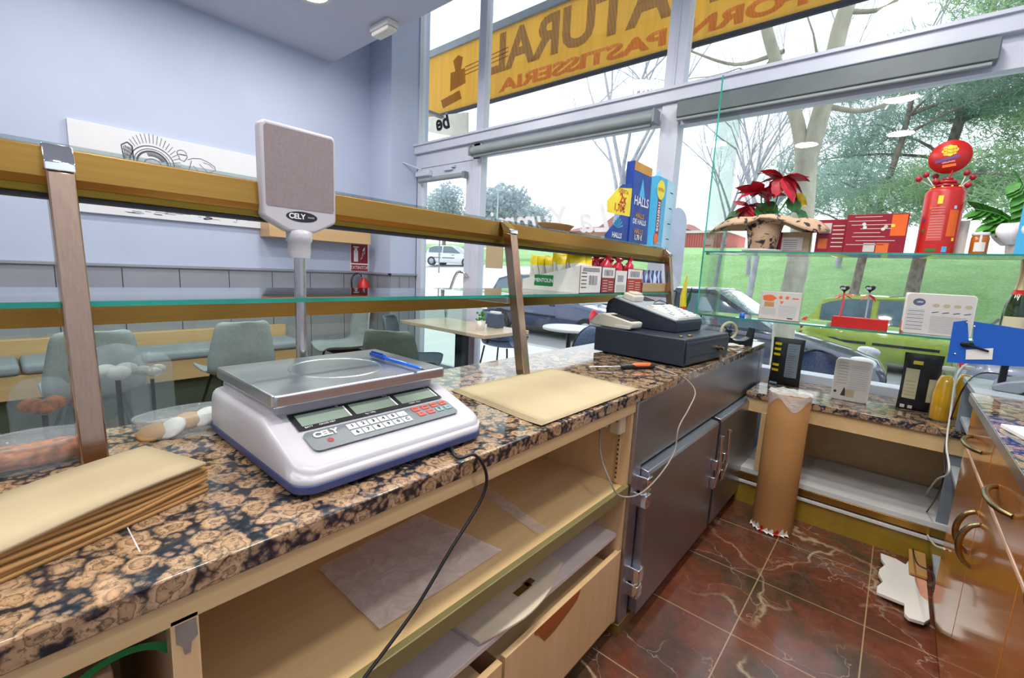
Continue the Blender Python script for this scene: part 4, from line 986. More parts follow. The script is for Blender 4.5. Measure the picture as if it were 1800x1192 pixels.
for z, s_ in ((1.665, 'HALLS'), (1.63, 'DE HALLS'), (1.575, 'HALLS'), (1.54, '1,70 €')): m.mat('goldp' if z in (1.665, 1.575) else 'printw').text(s_, .04, (X0, yc_, z), YP, ZP, .002, bold=.001)
m.build('tall_panel', parent=hl)
m = MB(); X1 = -1.24
m.mat('yel2').prism([py(1093, 324, X1), py(1113, 324, X1), py(1107, 381, X1), py(1068, 373, X1), py(1068, 352, X1)], X1 - .003, X1, 'yz')
m.mat('blueh').poly((X1, 0, 0), YP, ZP, [py(1093, 324, X1), py(1113, 324, X1), py(1112, 331, X1), py(1087, 330, X1)], .001)
m.mat('redb'); c_ = Vector((0, *py(1094, 352, X1))); 
m.text('OFERTA', .032, (X1, *py(1096, 337, X1)), YP, ZP, .0015); m.text('2x', .075, (X1, *py(1095, 350, X1)), YP, ZP, .0015, bold=.002); m.text('1,70€', .055, (X1, *py(1089, 366, X1)), YP, ZP, .0015, bold=.0012)
m.build('offer_sign', parent=hl)
m = MB(); b0 = py(1064, 415, X1); b1 = py(1106, 423, X1)
m.mat('blueh').prism([(b0[0], TZ), (b1[0], TZ), py(1107, 379, X1), py(1091, 378, X1), (b0[0], TZ + .03)], X1 - .004, X1 - .001, 'yz')
cx_, cz_ = py(1086, 398, X1)
m.mat('bluel')
for k in range(7): t_ = R(20 + k * 23); m.poly((X1, cx_, cz_ - .01), YP, ZP, [(0, 0), (math.cos(t_ - .09) * .06, math.sin(t_ - .09) * .06), (math.cos(t_ + .09) * .06, math.sin(t_ + .09) * .06)], .0)
m.mat('printw').text('HALLS', .04, (X1, *py(1084, 414, X1)), YP, ZP, .001, bold=.001); m.build('base_panel', parent=hl)
mn = thing('cardboard_display', 'light blue cardboard sweets box printed mentos, right of the HALLS display', 'display', (0, 0, 0)); X2 = -1.25
l0, l1 = py(1147, 430, X2), py(1165, 432, X2); t0 = py(1147, 297, X2)[1]; r1 = py(1183, 300, X2)
m = MB(); m.mat('bluel').box(X2 - .06, X2, l0[0], l0[0] + .14, TZ, t0 - .02)
m.mat('cyan').box(X2 - .06, X2 + .0, l0[0] + .14, l0[0] + .27, TZ, t0 - .02)
m.mat('yel2').poly((X2, l0[0] + .05, t0 - .1), YP, ZP, [(math.cos(k * PI / 12) * .06, math.sin(k * PI / 12) * .06) for k in range(24)], .002); m.mat('redb').text('EXTRA', .03, (X2, l0[0] + .05, t0 - .1), YP, ZP, .003)
m.mat('dred').strip((X2, l0[0] + .02, TZ + .06), YP, ZP, .0, .05, .0, .26, .0018); m.mat('printw').text('mentos', .062, (X2, l0[0] + .045, TZ + .2), -ZP, YP, .0028, bold=.001)
m.mat('orangeb').poly((X2, l0[0] + .035, TZ + .06), YP, ZP, [(math.cos(k * PI / 6) * .035, math.sin(k * PI / 6) * .035) for k in range(12)], .003)
m.mat('printw').text('CARAMELOS', .018, (X2, l0[0] + .07, TZ + .035), YP, ZP, .002); m.text('DE FRUTAS', .018, (X2, l0[0] + .07, TZ + .015), YP, ZP, .002)
m.mat('hole')
for k in range(4): m.strip((X2, l0[0] + .2, TZ + .07 + k * .1), YP, ZP, 0, .05, 0, .006, .001)
m.mat('cyan').prism([(l0[0] + .0, t0 - .02), (l0[0] + .14, t0 - .02), (l0[0] + .06, t0 + .03)], X2 - .03, X2 - .028, 'yz')
m.build('display_box', parent=mn)
tr = thing('cardboard_tray', 'flat brown card tray lying on the top rail right of the middle upright', 'tray', (-1.235, *[at(977, 400, x=-1.235).y], TZ))
MB().lathe([(.0, .0), (.06, .0), (.085, .026), (.09, .03), (.082, .026), (.06, .004)], n=10, ax=(.75, 1.35), cap=False).build('tray', 'cardb', tr)
# rounded white standee and orange cone at the end of the counter
wb = thing('white_standee', 'tall white rounded board standing at the far end of the counter before the window post', 'board', (-1.17, 3.12, .93)); p_ = at(1192, 365, y=3.12)
hw = .07; zt = p_.z - .93
MB().prism([(p_.x + 1.17 + math.cos(R(a)) * hw, zt - .12 + math.sin(R(a)) * .12) for a in range(0, 181, 15)] + [(p_.x + 1.17 - hw, .35), (p_.x + 1.17 - hw * .5, .30), (p_.x + 1.17 + hw * .5, .30), (p_.x + 1.17 + hw, .35)], -.004, .004, 'xz').build('rounded_board', 'standee', wb)
MB().box(p_.x + 1.165, p_.x + 1.175, -.004, .004, .02, .32).box(p_.x + 1.11, p_.x + 1.23, -.04, .04, 0, .02, .004).build('stand', 'white', wb)
pc = at(1199, 560, y=3.0); oc = thing('paper_cone', 'slim orange and yellow paper cone in a clear bag at the counter end', 'paper cone', (pc.x, 2.98, .93))
m = MB(); m.mat('orangep').tube([(0, 0, .02), (.005, 0, .2)], [.012, .022], 12).mat('yel2').tube([(.005, 0, .2), (0, 0, .27), (.01, 0, .4)], [.022, .02, .004], 12).mat('dgreen').tube([(.02, .01, .18), (.035, .01, .26), (.05, .0, .33)], [.004, .012, .002], 8)
m.build('cone', parent=oc)
MB().grid(lambda u, v: (.035 * math.cos(6.2832 * u) * (.8 + .4 * math.sin(v * 3) - .7 * v), .035 * math.sin(6.2832 * u) * (.8 + .4 * math.sin(v * 3) - .7 * v), v * .12), 18, 8).build('clear_bag', 'foil', oc)
# tape dispenser
tpd = thing('tape_dispenser', 'black desk tape dispenser with a cream wheel at the far end of the counter', 'tape dispenser', (-.72, 2.93, .93), R(50))
MB().prism([(-.1, 0), (.1, 0), (.105, .1), (.1, .11), (.085, .05), (.04, .03), (-.02, .03), (-.05, .05), (-.08, .045), (-.1, .02)], -.028, .028, 'xz', .003).build('body', 'black', tpd)
MB().tube([(-.05 + .05 * math.cos(2 * PI * k / 28), .0, .085 + .05 * math.sin(2 * PI * k / 28)) for k in range(29)], .009, 8, False).build('tape_wheel', 'cream', tpd)
m = MB()
for k in range(5): a = 2 * PI * k / 5; m.cyl((-.05, 0, .085), (-.05 + .045 * math.cos(a), 0, .085 + .045 * math.sin(a)), .003, 6)
m.cyl((-.05, -.02, .085), (-.05, .02, .085), .01).build('spokes', 'black', tpd)
pp = thing('receipt_pile', 'loose pile of crumpled receipts between cash drawer and tape dispenser', 'receipts', (-.68, 2.66, .93))
for k in range(6):
    o = MB().grid(lambda u, v, k=k: ((u - .5) * .08, (v - .5) * .13, .004 + k * .006 + .008 * noise.noise(Vector((u * 3, v * 3, k * 2)))), 8, 8).build('receipt', 'pink' if k % 2 else 'kraft2', pp); solid(o, .002); o.rotation_euler = (0, 0, k * .5)

# ================================================================== WINDOW SIDE: LEDGE, GLASS SHELVES
lu = thing('window_cabinet', 'low maple display cabinet with open shelf under the right window', 'cabinet', (0, 0, 0))
MB().box(-.60, .95, 2.865, 2.885, .565, .645, .001).build('top_rail', 'beige', lu)
MB().box(-.60, .95, 3.40, 3.415, .06, .645).build('back_panel', 'beige', lu)
MB().box(-.60, .95, 2.862, 3.40, .19, .218, .001).build('bottom_shelf', 'white', lu)
MB().box(-.515, -.49, 2.86, 3.40, .218, .57, .001).build('upright', 'beigev', lu); MB().box(.93, .95, 2.9, 3.4, .06, .56).build('upright', 'beigev', lu)
MB().box(-.60, .95, 2.862, 2.88, .150, .188, .002).build('gold_profile', 'gold', lu)
MB().box(-.60, .95, 2.856, 2.88, .125, .140, .001).build('white_strip', 'white', lu)
MB().box(-.60, .95, 2.87, 2.89, 0, .125).build('plinth', 'goldpl', lu)
MB().box(-.605, .97, 2.85, 3.43, .647, .682, .003).build('granite_ledge', 'granite', label='low granite window ledge carrying juice, coffee bag and tins', cat='ledge')
vp = thing('glass_partition', 'tall clear glass panel with green edge between counter and window shelves', 'glass panel', (-.905, 2.75, .931))
MB().prism([(0, 0), (.42, 0), (.42, 1.38), (0, 1.50)], -.004, .004, 'yz').build('glass_sheet', 'shelfg', vp)
MB().box(-.004, .004, -.0015, 0, 0, 1.5).build('polished_edge', 'teal', vp)
def wshelf(label, z):
    t = thing('glass_shelf', label, 'shelf', (0, 0, 0)); MB().box(-.899, .99, 2.75, 3.08, z - .008, z).build('glass_sheet', 'shelfg', t)
    MB().box(-.899, .99, 2.7485, 2.75, z - .008, z).build('polished_edge', 'teal', t)
    for x in (-.89, .98): MB().box(x - .008, x + .008, 2.78, 2.8, z - .02, z - .008).build('shelf_pin', 'chrome', t)
wshelf('upper glass shelf with poinsettia and red boxes before the right window', 1.478)
wshelf('lower glass shelf with tins and chocolate hearts before the right window', 1.11)
UZ, LZ, GZ = 1.4785, 1.1105, .6825
# poinsettia
po = thing('poinsettia', 'red poinsettia in a pot wrapped with black spotted paper on the upper shelf', 'plant', (-.63, 2.88, UZ))
MB().lathe([(.0, 0), (.085, 0), (.1, .01), (.1, .016), (0, .016)]).build('saucer', 'boxw', po)
m = MB().lathe([(.07, .014), (.078, .08), (.092, .15)], n=24); m = m.build('pot_wrap', 'leop', po); solid(m, .002)
wrp = MB()
def wrapf(u, v):
    a = 2 * PI * u; el = 1 + .95 * abs(math.cos(a)) ** 2.2; r_ = .085 + .115 * v * el
    return (r_ * math.cos(a), (.085 + .05 * v) * math.sin(a), .145 + .055 * math.sin(v * PI * .75) - .075 * v ** 2.5 * abs(math.cos(a)) + .012 * math.sin(5 * a + 1) * v)
o = wrp.grid(wrapf, 48, 10).build('flared_wrap', 'leop', po); solid(o, .0015)
MB().lathe([(0, .12), (.075, .12)]).build('soil', 'barkd', po)
def leaf_mb(m, base, dirv, L, W, droop=.3, tw=0):
    d_ = Vector(dirv).normalized(); s_ = d_.cross(ZP).normalized(); s_ = (Matrix.Rotation(tw, 3, d_) @ s_); u_ = s_.cross(d_); b_ = Vector(base)
    m.grid(lambda u, v: b_ + d_ * L * u + s_ * (v - .5) * 2 * W * (math.sin(PI * u ** .85) ** .9 * (1 + .18 * abs(math.sin(3.5 * PI * u)))) + u_ * (-droop * L * u * u + .12 * W * abs(v - .5) * 2), 10, 4)
stems = MB(); rl = MB(); gll = MB(); yl = MB(); rr = random.Random(21)
heads = [((.06, -.01, .40), 1.0), ((-.04, .0, .33), .95), ((-.10, .01, .26), .75)]
for hd_, s_ in heads:
    stems.tube(spline([(hd_[0] * .2, 0, .13), (hd_[0] * .6, .01, hd_[2] * .65), hd_], 6), .0035, 7)
    for k in range(12):
        a = k * 2 * PI / 12 + rr.uniform(-.2, .2) + s_; leaf_mb(rl, hd_, (math.cos(a), math.sin(a) * .6, rr.uniform(-.75, .55)), .125 * s_ * rr.uniform(.85, 1.15), .034 * s_, rr.uniform(.05, .7), rr.uniform(-.6, .6))
for (x, z), dx, dz, col in (((.1, .30), .9, -.5, 'y'), ((.1, .29), .8, -.9, 'g'), ((.14, .23), .9, -.8, 'g'), ((-.03, .27), .6, -.3, 'g'), ((-.06, .22), .5, .2, 'g'), ((-.12, .22), -.9, -.5, 'g'), ((-.16, .20), -1, -.9, 'g'), ((-.10, .20), -.6, .2, 'g'), ((-.02, .18), .8, -.2, 'g'), ((.04, .2), -.5, .3, 'g')):
    leaf_mb(yl if col == 'y' else gll, (x, rr.uniform(-.02, .02), z), (dx, rr.uniform(-.3, .3), dz), .10, .036, .2, rr.uniform(-.7, .7) + 1.0); stems.tube([(x * .2, 0, .14), (x, 0, z)], .002, 5)
stems.build('stems', 'lgreen', po); rl.build('red_bracts', 'leafred', po); gll.build('green_leaves', 'dgreen', po); yl.build('yellow_leaf', 'leafy', po)
# boxes on the upper shelf
def prbox(label, u0, u1, v0, y, z0, d, base, deco, name='gift_box', cat='box', lean=0):
    a = at(u0, v0, y=y); b = at(u1, v0, y=y); t = thing(name, label, cat, (a.x, y, z0)); w_ = b.x - a.x; h = (a.z + b.z) / 2 - z0
    m = MB(); m.mat(base).box(0, w_, 0, d, 0, h, .002, 1); deco(m, w_, h); m.build('box', parent=t); return t
def dF(m, mat_, u0, u1, v0, v1, w_, h, e=.0008): m.mat(mat_).strip((0, 0, 0), XP, ZP, u0 * w_, u1 * w_, v0 * h, v1 * h, e)
def d1(m, w, h): dF(m, 'red', 0, .18, 0, 1, w, h); dF(m, 'boxg', .18, .8, .15, .75, w, h, .0012); [dF(m, 'greyl', .25, .65, .2 + .1 * k, .23 + .1 * k, w, h, .0018) for k in range(5)]
prbox('small cream and red carton with a printed label behind the poinsettia pot', 1366, 1426, 408, 2.92, UZ, .06, 'kraft2', d1)
def d2(m, w, h): dF(m, 'boxg', .08, .5, .6, .9, w, h); dF(m, 'orangep', .1, .42, .15, .45, w, h); [dF(m, 'pink', .55, .95, .2 + .12 * k, .23 + .12 * k, w, h) for k in range(6)]
prbox('smaller red gift box left of the wide one', 1439, 1490, 386, 2.9, UZ, .07, 'red', d2)
def d3(m, w, h):
    dF(m, 'orangeb', .74, .98, .45, .97, w, h); [dF(m, 'pink', rr.uniform(.02, .3), rr.uniform(.5, .85), .94 - .1 * k, .925 - .1 * k, w, h, .0012) for k in range(8)]
    dF(m, 'boxg', .34, .53, .05, .27, w, h, .0012); dF(m, 'orangep', .55, .75, .03, .27, w, h, .0012)
    for x, z, c_ in ((.3, .75, 'boxw'), (.32, .67, 'boxw'), (.66, .68, 'cream'), (.62, .62, 'boxw'), (.77, .7, 'yel2')): m.mat(c_).poly((x * w, 0, z * h), XP, ZP, [(math.cos(k * PI / 6) * .008, math.sin(k * PI / 6) * .008) for k in range(12)], .0016)
prbox('wide red and orange gift box with small printed pictures on the upper shelf', 1491, 1600, 376, 2.86, UZ, .08, 'red', d3)
# lollipop tin
cx = at(1645, 443, y=2.9).x; lt_ = thing('lollipop_tin', 'tall red lollipop tin with a round logo sign and red lollipops on top', 'lollipop tin', (cx - .005, 2.9, UZ))
H_ = at(1655, 340, y=2.9).z - UZ; m = MB(); m.mat('redb').lathe([(.07, 0), (.07, H_), (.064, H_ + .012), (.055, H_ + .014), (0, H_ + .014)], n=36)
for k, (r_, z_) in enumerate(((.055, H_ + .02), (.045, H_ + .035), (.034, H_ + .052), (.02, H_ + .065))): m.mat('red' if k % 2 else 'redb').lathe([(0, z_ - .012), (r_, z_ - .012), (r_ * 1.05, z_), (0, z_ + .004)], n=24)
m.mat('yel2')
for k in range(10): a = k * PI / 5; m.ball((math.cos(a) * .052, math.sin(a) * .052, H_ + .022), .005, 6)
def lbl(m, mat_, a0, a1, z0, z1, off=.0008): m.mat(mat_).grid(lambda u, v: ((.07 + off) * math.cos(R(a0 + (a1 - a0) * u)), (.07 + off) * math.sin(R(a0 + (a1 - a0) * u)), z0 + (z1 - z0) * v), 10, 1)
lbl(m, 'orangeb', -70, -40, .08, H_ * .7); lbl(m, 'keyr', -125, -80, .06, H_ * .62)
for k in range(12): lbl(m, 'pink', -122, -84, .075 + k * .012, .0765 + k * .012, .0014)
lbl(m, 'green', -120, -90, .012, .025, .0014); lbl(m, 'bluel', -75, -60, .01, .035, .0014); lbl(m, 'yel2', -108, -94, H_ * .8, H_ * .93, .0014)
for a_, z_, c_ in ((-150, .15, 'purple'), (-145, .1, 'green'), (-60, .2, 'cyan'), (-50, .06, 'yel2'), (-130, .2, 'orangeb')): lbl(m, c_, a_, a_ + 9, z_, z_ + .014, .0014)
m.build('tin', parent=lt_)
m = MB(); s0 = at(1670, 276, y=2.9) - lt_.location; rx = .073
m.mat('redb').tube([(0, 0, H_ + .05), (.01, 0, s0.z - .06)], .004, 8)
Tl = Matrix.Translation(s0) @ Matrix.Rotation(-.12, 4, 'Y'); m.T = Tl
m.mat('redb').lathe([(0, -.003), (rx, -.003), (rx, .003), (0, .003)], n=40, axis='y'); m.mat('yel2').poly((0, -.0032, .028), XP, ZP, [(math.cos(k * PI / 16) * .027 * (1 + .08 * math.cos(k * PI / 2)), math.sin(k * PI / 16) * .023 * (1 + .08 * math.cos(k * PI / 2))) for k in range(32)], .001)
m.mat('redb').text('Chupa', .018, (0, -.0032, .034), XP, ZP, .002); m.text('Chups', .018, (0, -.0032, .02), XP, ZP, .002)
m.mat('purple').strip((-.01, -.0032, -.008), Vector((1, 0, .15)), ZP, -.04, .04, -.006, .006, .0012); m.mat('printw').text('LOLLIPOPS', .009, (-.005, -.0032, -.022), XP, ZP, .002); m.mat('orangeb').strip((0, -.0032, -.038), XP, ZP, -.025, .02, -.006, .006, .0012)
m.build('round_sign', parent=lt_)
lol = [(1615, 315, -.04), (1628, 308, .02), (1645, 310, .03), (1645, 320, -.02), (1700, 304, .0), (1710, 312, .02), (1702, 325, -.03)]
LOLL = ['red ball lollipop farthest left, sticking out', 'red ball lollipop, second from the left', 'upper red lollipop just left below the round sign', 'lower red lollipop just left above the rings', 'highest red lollipop on the right side', 'red ball lollipop farthest right', 'lowest red lollipop on the right side']
for i, (u, v, dy) in enumerate(lol):
    p = at(u, v, y=2.9 + dy) ; b_ = Vector((lt_.location.x + (.045 if u > 1660 else -.04), 2.9, UZ + H_ + .025))
    t = thing('lollipop', LOLL[i] + ' of the red tin', 'lollipop', b_)
    MB().cyl((0, 0, 0), p - b_, .002, 8).build('stick', 'printw', t); MB().ball(p - b_, .013, 14).build('ball', 'leafred', t)
# honey jar + card
hj = at(1718, 445, y=2.88); t = thing('honey_jar', 'small orange jam jar with white label right of the lollipop tin', 'jar', (hj.x, 2.88, UZ))
MB().lathe([(.026, 0), (.03, .005), (.03, .075), (.026, .084)]).build('jar', 'honey', t); MB().lathe([(.028, .084), (.03, .086), (.03, .098), (.0, .099)]).build('lid', 'boxw', t)
MB().grid(lambda u, v: (.0306 * math.cos(R(-125 + 70 * u)), .0306 * math.sin(R(-125 + 70 * u)), .015 + .04 * v), 8, 1).grid(lambda u, v: (.0306 * math.cos(R(-98 + 14 * u)), .0306 * math.sin(R(-98 + 14 * u)), .055 + .03 * v), 4, 1).build('label', 'boxw', t)
a = at(1692, 392, y=2.93); MB().box(a.x - .02, a.x + .025, 2.93, 2.932, UZ, a.z + .01).build('price_card', 'boxw', label='small blank white card between the lollipop tin and the jam jar', cat='card')
# plant at the right edge
wp = at(1785, 442, y=2.9); t = thing('zamioculcas_plant', 'green leafy plant in a white tissue wrapped pot at the right edge', 'plant', (wp.x + .02, 2.9, UZ))
MB().lathe([(.05, 0), (.055, .05), (.06, .09)]).build('pot', 'boxg', t)
m = MB().grid(lambda u, v: ((.06 + .035 * math.sin(v * 2.6)) * (1 + .15 * math.sin(7 * u * 6.2832 + v * 2)) * math.cos(6.2832 * u), (.06 + .035 * math.sin(v * 2.6)) * (1 + .15 * math.sin(7 * u * 6.2832 + v * 2)) * math.sin(6.2832 * u), .045 + .09 * v), 56, 8).build('tissue_wrap', 'printw', t)
g_ = MB(); s2 = MB()
for tx, tz, n_ in ((-.17, .20, 7), (-.06, .32, 7), (.06, .34, 7), (.14, .2, 6), (-.12, .14, 5)):
    pts = spline([(0, 0, .1), (tx * .5, -.01, .1 + (tz - .1) * .7), (tx, -.02, tz)], 6); s2.tube(pts, .004, 7)
    for k in range(n_):
        p = pts[3 + int(k * (len(pts) - 4) / n_)]
        for s_ in (-1, 1): leaf_mb(g_, p, (tx * 2, .1 * s_, s_ * .25 + .1), .07, .018, .15, s_ * .6)
s2.build('stems', 'lgreen', t); g_.build('leaves', 'lgreen', t)
cc2 = at(1800, 340, y=2.8); MB().box(cc2.x + .006, cc2.x + .07, 2.8, 2.803, UZ, cc2.z + .01).build('blue_card', 'bluel', label='light blue card standing beside the plant at the right edge', cat='card')
# lower shelf things
def tin(name, label, u0, u1, v0, y, z0, d, m0, deco, r=.012, tilt=0):
    a = at(u0, v0, y=y); b = at(u1, v0, y=y); t = thing(name, label, 'tin', (a.x, y, z0)); w_ = b.x - a.x; h = (a.z + b.z) / 2 - z0
    m = MB(); m.mat(m0).prism(rounded(0, w_, 0, h, r), 0, d, 'xz', .003); m = m.build('tin_body', parent=t)
    f_ = MB(); f_.mat('boxg'); f_.poly((0, 0, 0), XP, ZP, rounded(.004, w_ - .004, .004, h - .004, r * .8), .0005); deco(f_, w_, h); f_.build('printed_face', parent=t)
    t.rotation_euler = (tilt, 0, 0); return t
def e1(m, w, h):
    m.mat('orangep').poly((w * .22, 0, h * .76), XP, ZP, [(math.cos(k * PI / 8) * .034 * (1 + .15 * math.cos(k * 1.9)), math.sin(k * PI / 8) * .018) for k in range(16)], .0012); m.mat('boxg'); dF(m, 'kraft', .12, .36, .45, .62, w, h, .001)
    for x, z in ((.5, .8), (.66, .8)): m.mat('orangeb').lathe([(.006, -.0014), (.009, -.0012)], (x * w, 0, z * h), 14, 'y')
    dF(m, 'orangep', .78, .93, .76, .8, w, h, .001); m.mat('orangeb').poly((w * .54, 0, h * .62), XP, ZP, [(0, -.01), (.01, .008), (-.01, .008)], .001)
    for k in range(9): dF(m, 'lgrey', .5, .92, .5 - .05 * k, .515 - .05 * k, w, h, .001); dF(m, 'lgrey', .06, .42, .38 - .04 * k, .39 - .04 * k, w, h, .001) if k < 6 else 0
    dF(m, 'hole', .72, .85, .06, .1, w, h, .0015)
def e2(m, w, h):
    m.mat('chaird').poly((w * .2, 0, h * .78), XP, ZP, [(math.cos(k * PI / 12) * .022, math.sin(k * PI / 12) * .017) for k in range(24)], .001); m.mat('printw').text('1890', .012, (w * .2, 0, h * .78), XP, ZP, .002, shear=.3)
    for i in range(4):
        m.mat('kraft2').poly((w * (.45 + .15 * i), 0, h * .72), XP, ZP, [(math.cos(k * PI / 8) * .012, math.sin(k * PI / 8) * .008) for k in range(16)], .001); m.mat('hole').poly((w * (.45 + .15 * i), 0, h * .55), XP, ZP, [(-.012, -.004), (.01, .001), (.012, .005), (-.01, .0)], .001)
    for k in range(12): dF(m, 'chaird' if k % 2 else 'lgrey', .05, .3, .6 - .045 * k, .612 - .045 * k, w, h, .001); dF(m, 'greyl', .4, .9, .45 - .035 * k, .456 - .035 * k, w, h, .001)
tin('biscuit_tin', 'upright tin with pictures of orange biscuits on its back, left on the lower shelf', 1338, 1411, 513, 2.86, LZ, .04, 'boxg', e1, .004, R(-3))
tin('biscuit_tin', 'large rounded white tin with a round blue emblem and small biscuit pictures', 1595, 1722, 517, 2.84, LZ, .06, 'boxw', e2, .016, R(-3))
def e3(m, w, h):
    for k in range(12): dF(m, 'lgrey', .45, .92, .85 - .05 * k, .865 - .05 * k, w, h, .001)
    for k in range(8): dF(m, 'greyl', .1, .38, .9 - .07 * k, .91 - .07 * k, w, h, .001)
    dF(m, 'kraft2', .36, .62, .1, .28, w, h, .001); m.mat('hole').poly((w * .34, 0, h * .2), XP, ZP, [(-.014, -.02), (.008, -.02), (.004, .02), (-.001, .03), (-.006, .01)], .0015); m.poly((w * .1, 0, h * .2), XP, ZP, [(math.cos(k * PI / 6) * .007, math.sin(k * PI / 6) * .008) for k in range(12)], .0015)
tin('metal_tin', 'square rounded white tin standing upright on the granite ledge', 1470, 1537, 633, 3.08, GZ, .06, 'boxw', e3, .02)
# hearts
hb0 = at(1462, 560, y=2.80); hb1 = at(1562, 565, y=2.80)
rb = thing('heart_stand', 'long red box stand holding two chocolate hearts on sticks', 'stand', (hb0.x, 2.80, LZ)); w_ = hb1.x - hb0.x
MB().box(0, w_, 0, .07, 0, .052, .002).build('stand_box', 'redb', rb)
for i, (u, v, lb) in enumerate(((1485, 508, 'dark chocolate heart on a stick with a big red ribbon, left in the red stand'), (1530, 508, 'chocolate heart on a stick in silver wrap, right in the red stand'))):
    p = at(u, v, y=2.835); t = thing('chocolate_heart', lb, 'lollipop', (p.x, 2.835, LZ + .0525)); h = p.z - LZ - .0525
    MB().cyl((0, 0, 0), (0, 0, h), .004, 8).build('stick', 'keyr' if i == 0 else 'lgrey', t)
    hp = [(.021 * (16 * math.sin(a) ** 3) / 16, (13 * math.cos(a) - 5 * math.cos(2 * a) - 2 * math.cos(3 * a) - math.cos(4 * a)) / 16 * .02 + .002) for a in [2 * PI * k / 28 for k in range(28)]]
    MB(Matrix.Translation((0, 0, h))).prism(hp, -.012, .012, 'xz', .005).build('heart', 'choc', t)
    MB(Matrix.Translation((0, 0, h))).strip((-.004, -.012, .002), XP, ZP, -.012, .008, -.005, .006, .001).build('label', 'lgrey', t)
    m = MB(); rr = random.Random(i)
    for k in range(5 if i == 0 else 3):
        a = rr.uniform(-.6, .6) + (PI if k % 2 else 0); leaf_mb(m, (0, -.004, h - .03), (math.cos(a), -.1, math.sin(a) - .25), .045, .008, .3, rr.uniform(-1, 1))
    if i == 0: m.tube([(0, -.005, h - .03), (.004, -.006, h * .5), (-.003, -.006, .005)], .004, 6)
    m.build('ribbon', 'keyr', t)
p = at(1305, 553, y=2.83); MB().lathe([(.0, 0), (.014, 0), (.015, .002), (.013, .026), (0, .026)], (p.x, 2.83, LZ), 20).build('bottle_cap', 'bluep', label='small blue bottle cap on the lower glass shelf', cat='cap')
# small packet between hearts and tin
t = at(1592, 560, y=2.88); m = MB(); m.mat('boxw').box(t.x - .014, t.x + .014, 2.9, 2.95, LZ + .03, LZ + .19, .006).mat('orangep').box(t.x - .015, t.x + .015, 2.898, 2.952, LZ, LZ + .055, .004)
m.build('candy_tube', label='white and orange candy packet hidden behind the large tin', cat='packet')
# champagne
p = at(1778, 562, y=2.9); t = thing('champagne_bottle', 'green champagne bottle with gold and red foil neck at the right edge', 'bottle', (p.x + .01, 2.9, LZ))
MB().lathe([(.03, 0), (.044, .004), (.044, .13), (.04, .165), (.02, .23), (.016, .25)]).build('bottle', 'bottleg', t)
MB().lathe([(.0245, .215), (.02, .24), (.017, .28), (.0165, .33), (.019, .335), (.02, .35), (.01, .36), (0, .36)]).build('neck_foil', 'foilr', t); MB().lathe([(.029, .2), (.0235, .224), (.0235, .215)]).build('red_collar', 'redb', t)
MB().grid(lambda u, v: (.0446 * math.cos(R(-150 + 130 * u)), .0446 * math.sin(R(-150 + 130 * u)), .05 + .06 * v), 16, 1).build('label', 'cream', t)
bc = MB()
for k in range(26): bc.ball((.03 + .01 * math.sin(k * .2), -.04 + .012 * (k / 26), .02 + k * .0105), .0045, 6)
bc.build('bead_string', 'printw', label='string of white pearl beads hanging beside the champagne bottle', cat='beads').location = (p.x + .01, 2.88, LZ)
# ledge things
p0, p1 = at(1352, 675, y=3.2), at(1402, 680, y=3.2); pz = at(1380, 594, y=3.2).z - GZ
t = thing('snack_bag', 'dark snack bag with a row of yellow marks and grey text panel on the ledge', 'bag', ((p0.x + p1.x) / 2, 3.2, GZ))
def bagf_(w, h, t_, base, top=.1):
    m = MB()
    for s in (-1, 1):
        m.mat(base).grid(lambda u, v: ((u - .5) * w * (1 - .04 * math.sin(PI * v)), s * t_ / 2 * (math.sin(PI * min(1, v * 1.02)) ** .45 if 0 < v < .98 else 0) * (1 - (2 * u - 1) ** 4) + .004 * noise.noise(Vector((u * 5, v * 6, s))), v * h), 14, 18)
    return m
def facept(w, h, t_, u, v, e=.003): return ((u - .5) * w, -t_ / 2 * (math.sin(PI * v) ** .45) * (1 - (2 * u - 1) ** 4) - e, v * h)
def fp(m, mat_, w, h, t_, u0, u1, v0, v1, e=.004): m.mat(mat_).grid(lambda a, b: facept(w, h, t_, u0 + (u1 - u0) * a, v0 + (v1 - v0) * b, e), 6, 6)
w_ = (p1.x - p0.x) * 1.1; m = bagf_(w_, pz, .06, 'print_'); m.build('bag', parent=t)
m = MB(); fp(m, 'greyl', w_, pz, .06, .5, .88, .2, .9)
for k in range(6):
    if k != 2: fp(m, 'yellow', w_, pz, .06, .08, .3, .3 + k * .11, .35 + k * .11)
for k in range(14): fp(m, 'print_', w_, pz, .06, .53, .53 + .3 * (.6 + .4 * ((k * 7) % 5) / 5), .23 + k * .047, .236 + k * .047, .005)
fp(m, 'cyan', w_, pz, .06, .05, .3, .02, .06)
m.build('print', parent=t)
p0, p1 = at(1580, 706, y=3.14), at(1640, 712, y=3.14); pz = at(1620, 622, y=3.14).z - GZ
t = thing('coffee_bag', 'black coffee bag with cream label leaning beside the juice bottle', 'bag', ((p0.x + p1.x) / 2, 3.14, GZ)); w_ = (p1.x - p0.x) * 1.15
bagf_(w_, pz, .07, 'print_').build('bag', parent=t); m = MB(); fp(m, 'cream', w_, pz, .07, .1, .45, .22, .74); fp(m, 'cream', w_, pz, .07, .72, .9, .2, .6); fp(m, 'yellow', w_, pz, .07, .25, .5, .82, .88); fp(m, 'boxw', w_, pz, .07, .1, .22, .04, .1); fp(m, 'boxw', w_, pz, .07, .3, .42, .04, .1)
for k in range(5): fp(m, 'greyl', w_, pz, .07, .14, .4, .28 + .06 * k, .285 + .06 * k, .005)
m.build('print', parent=t)
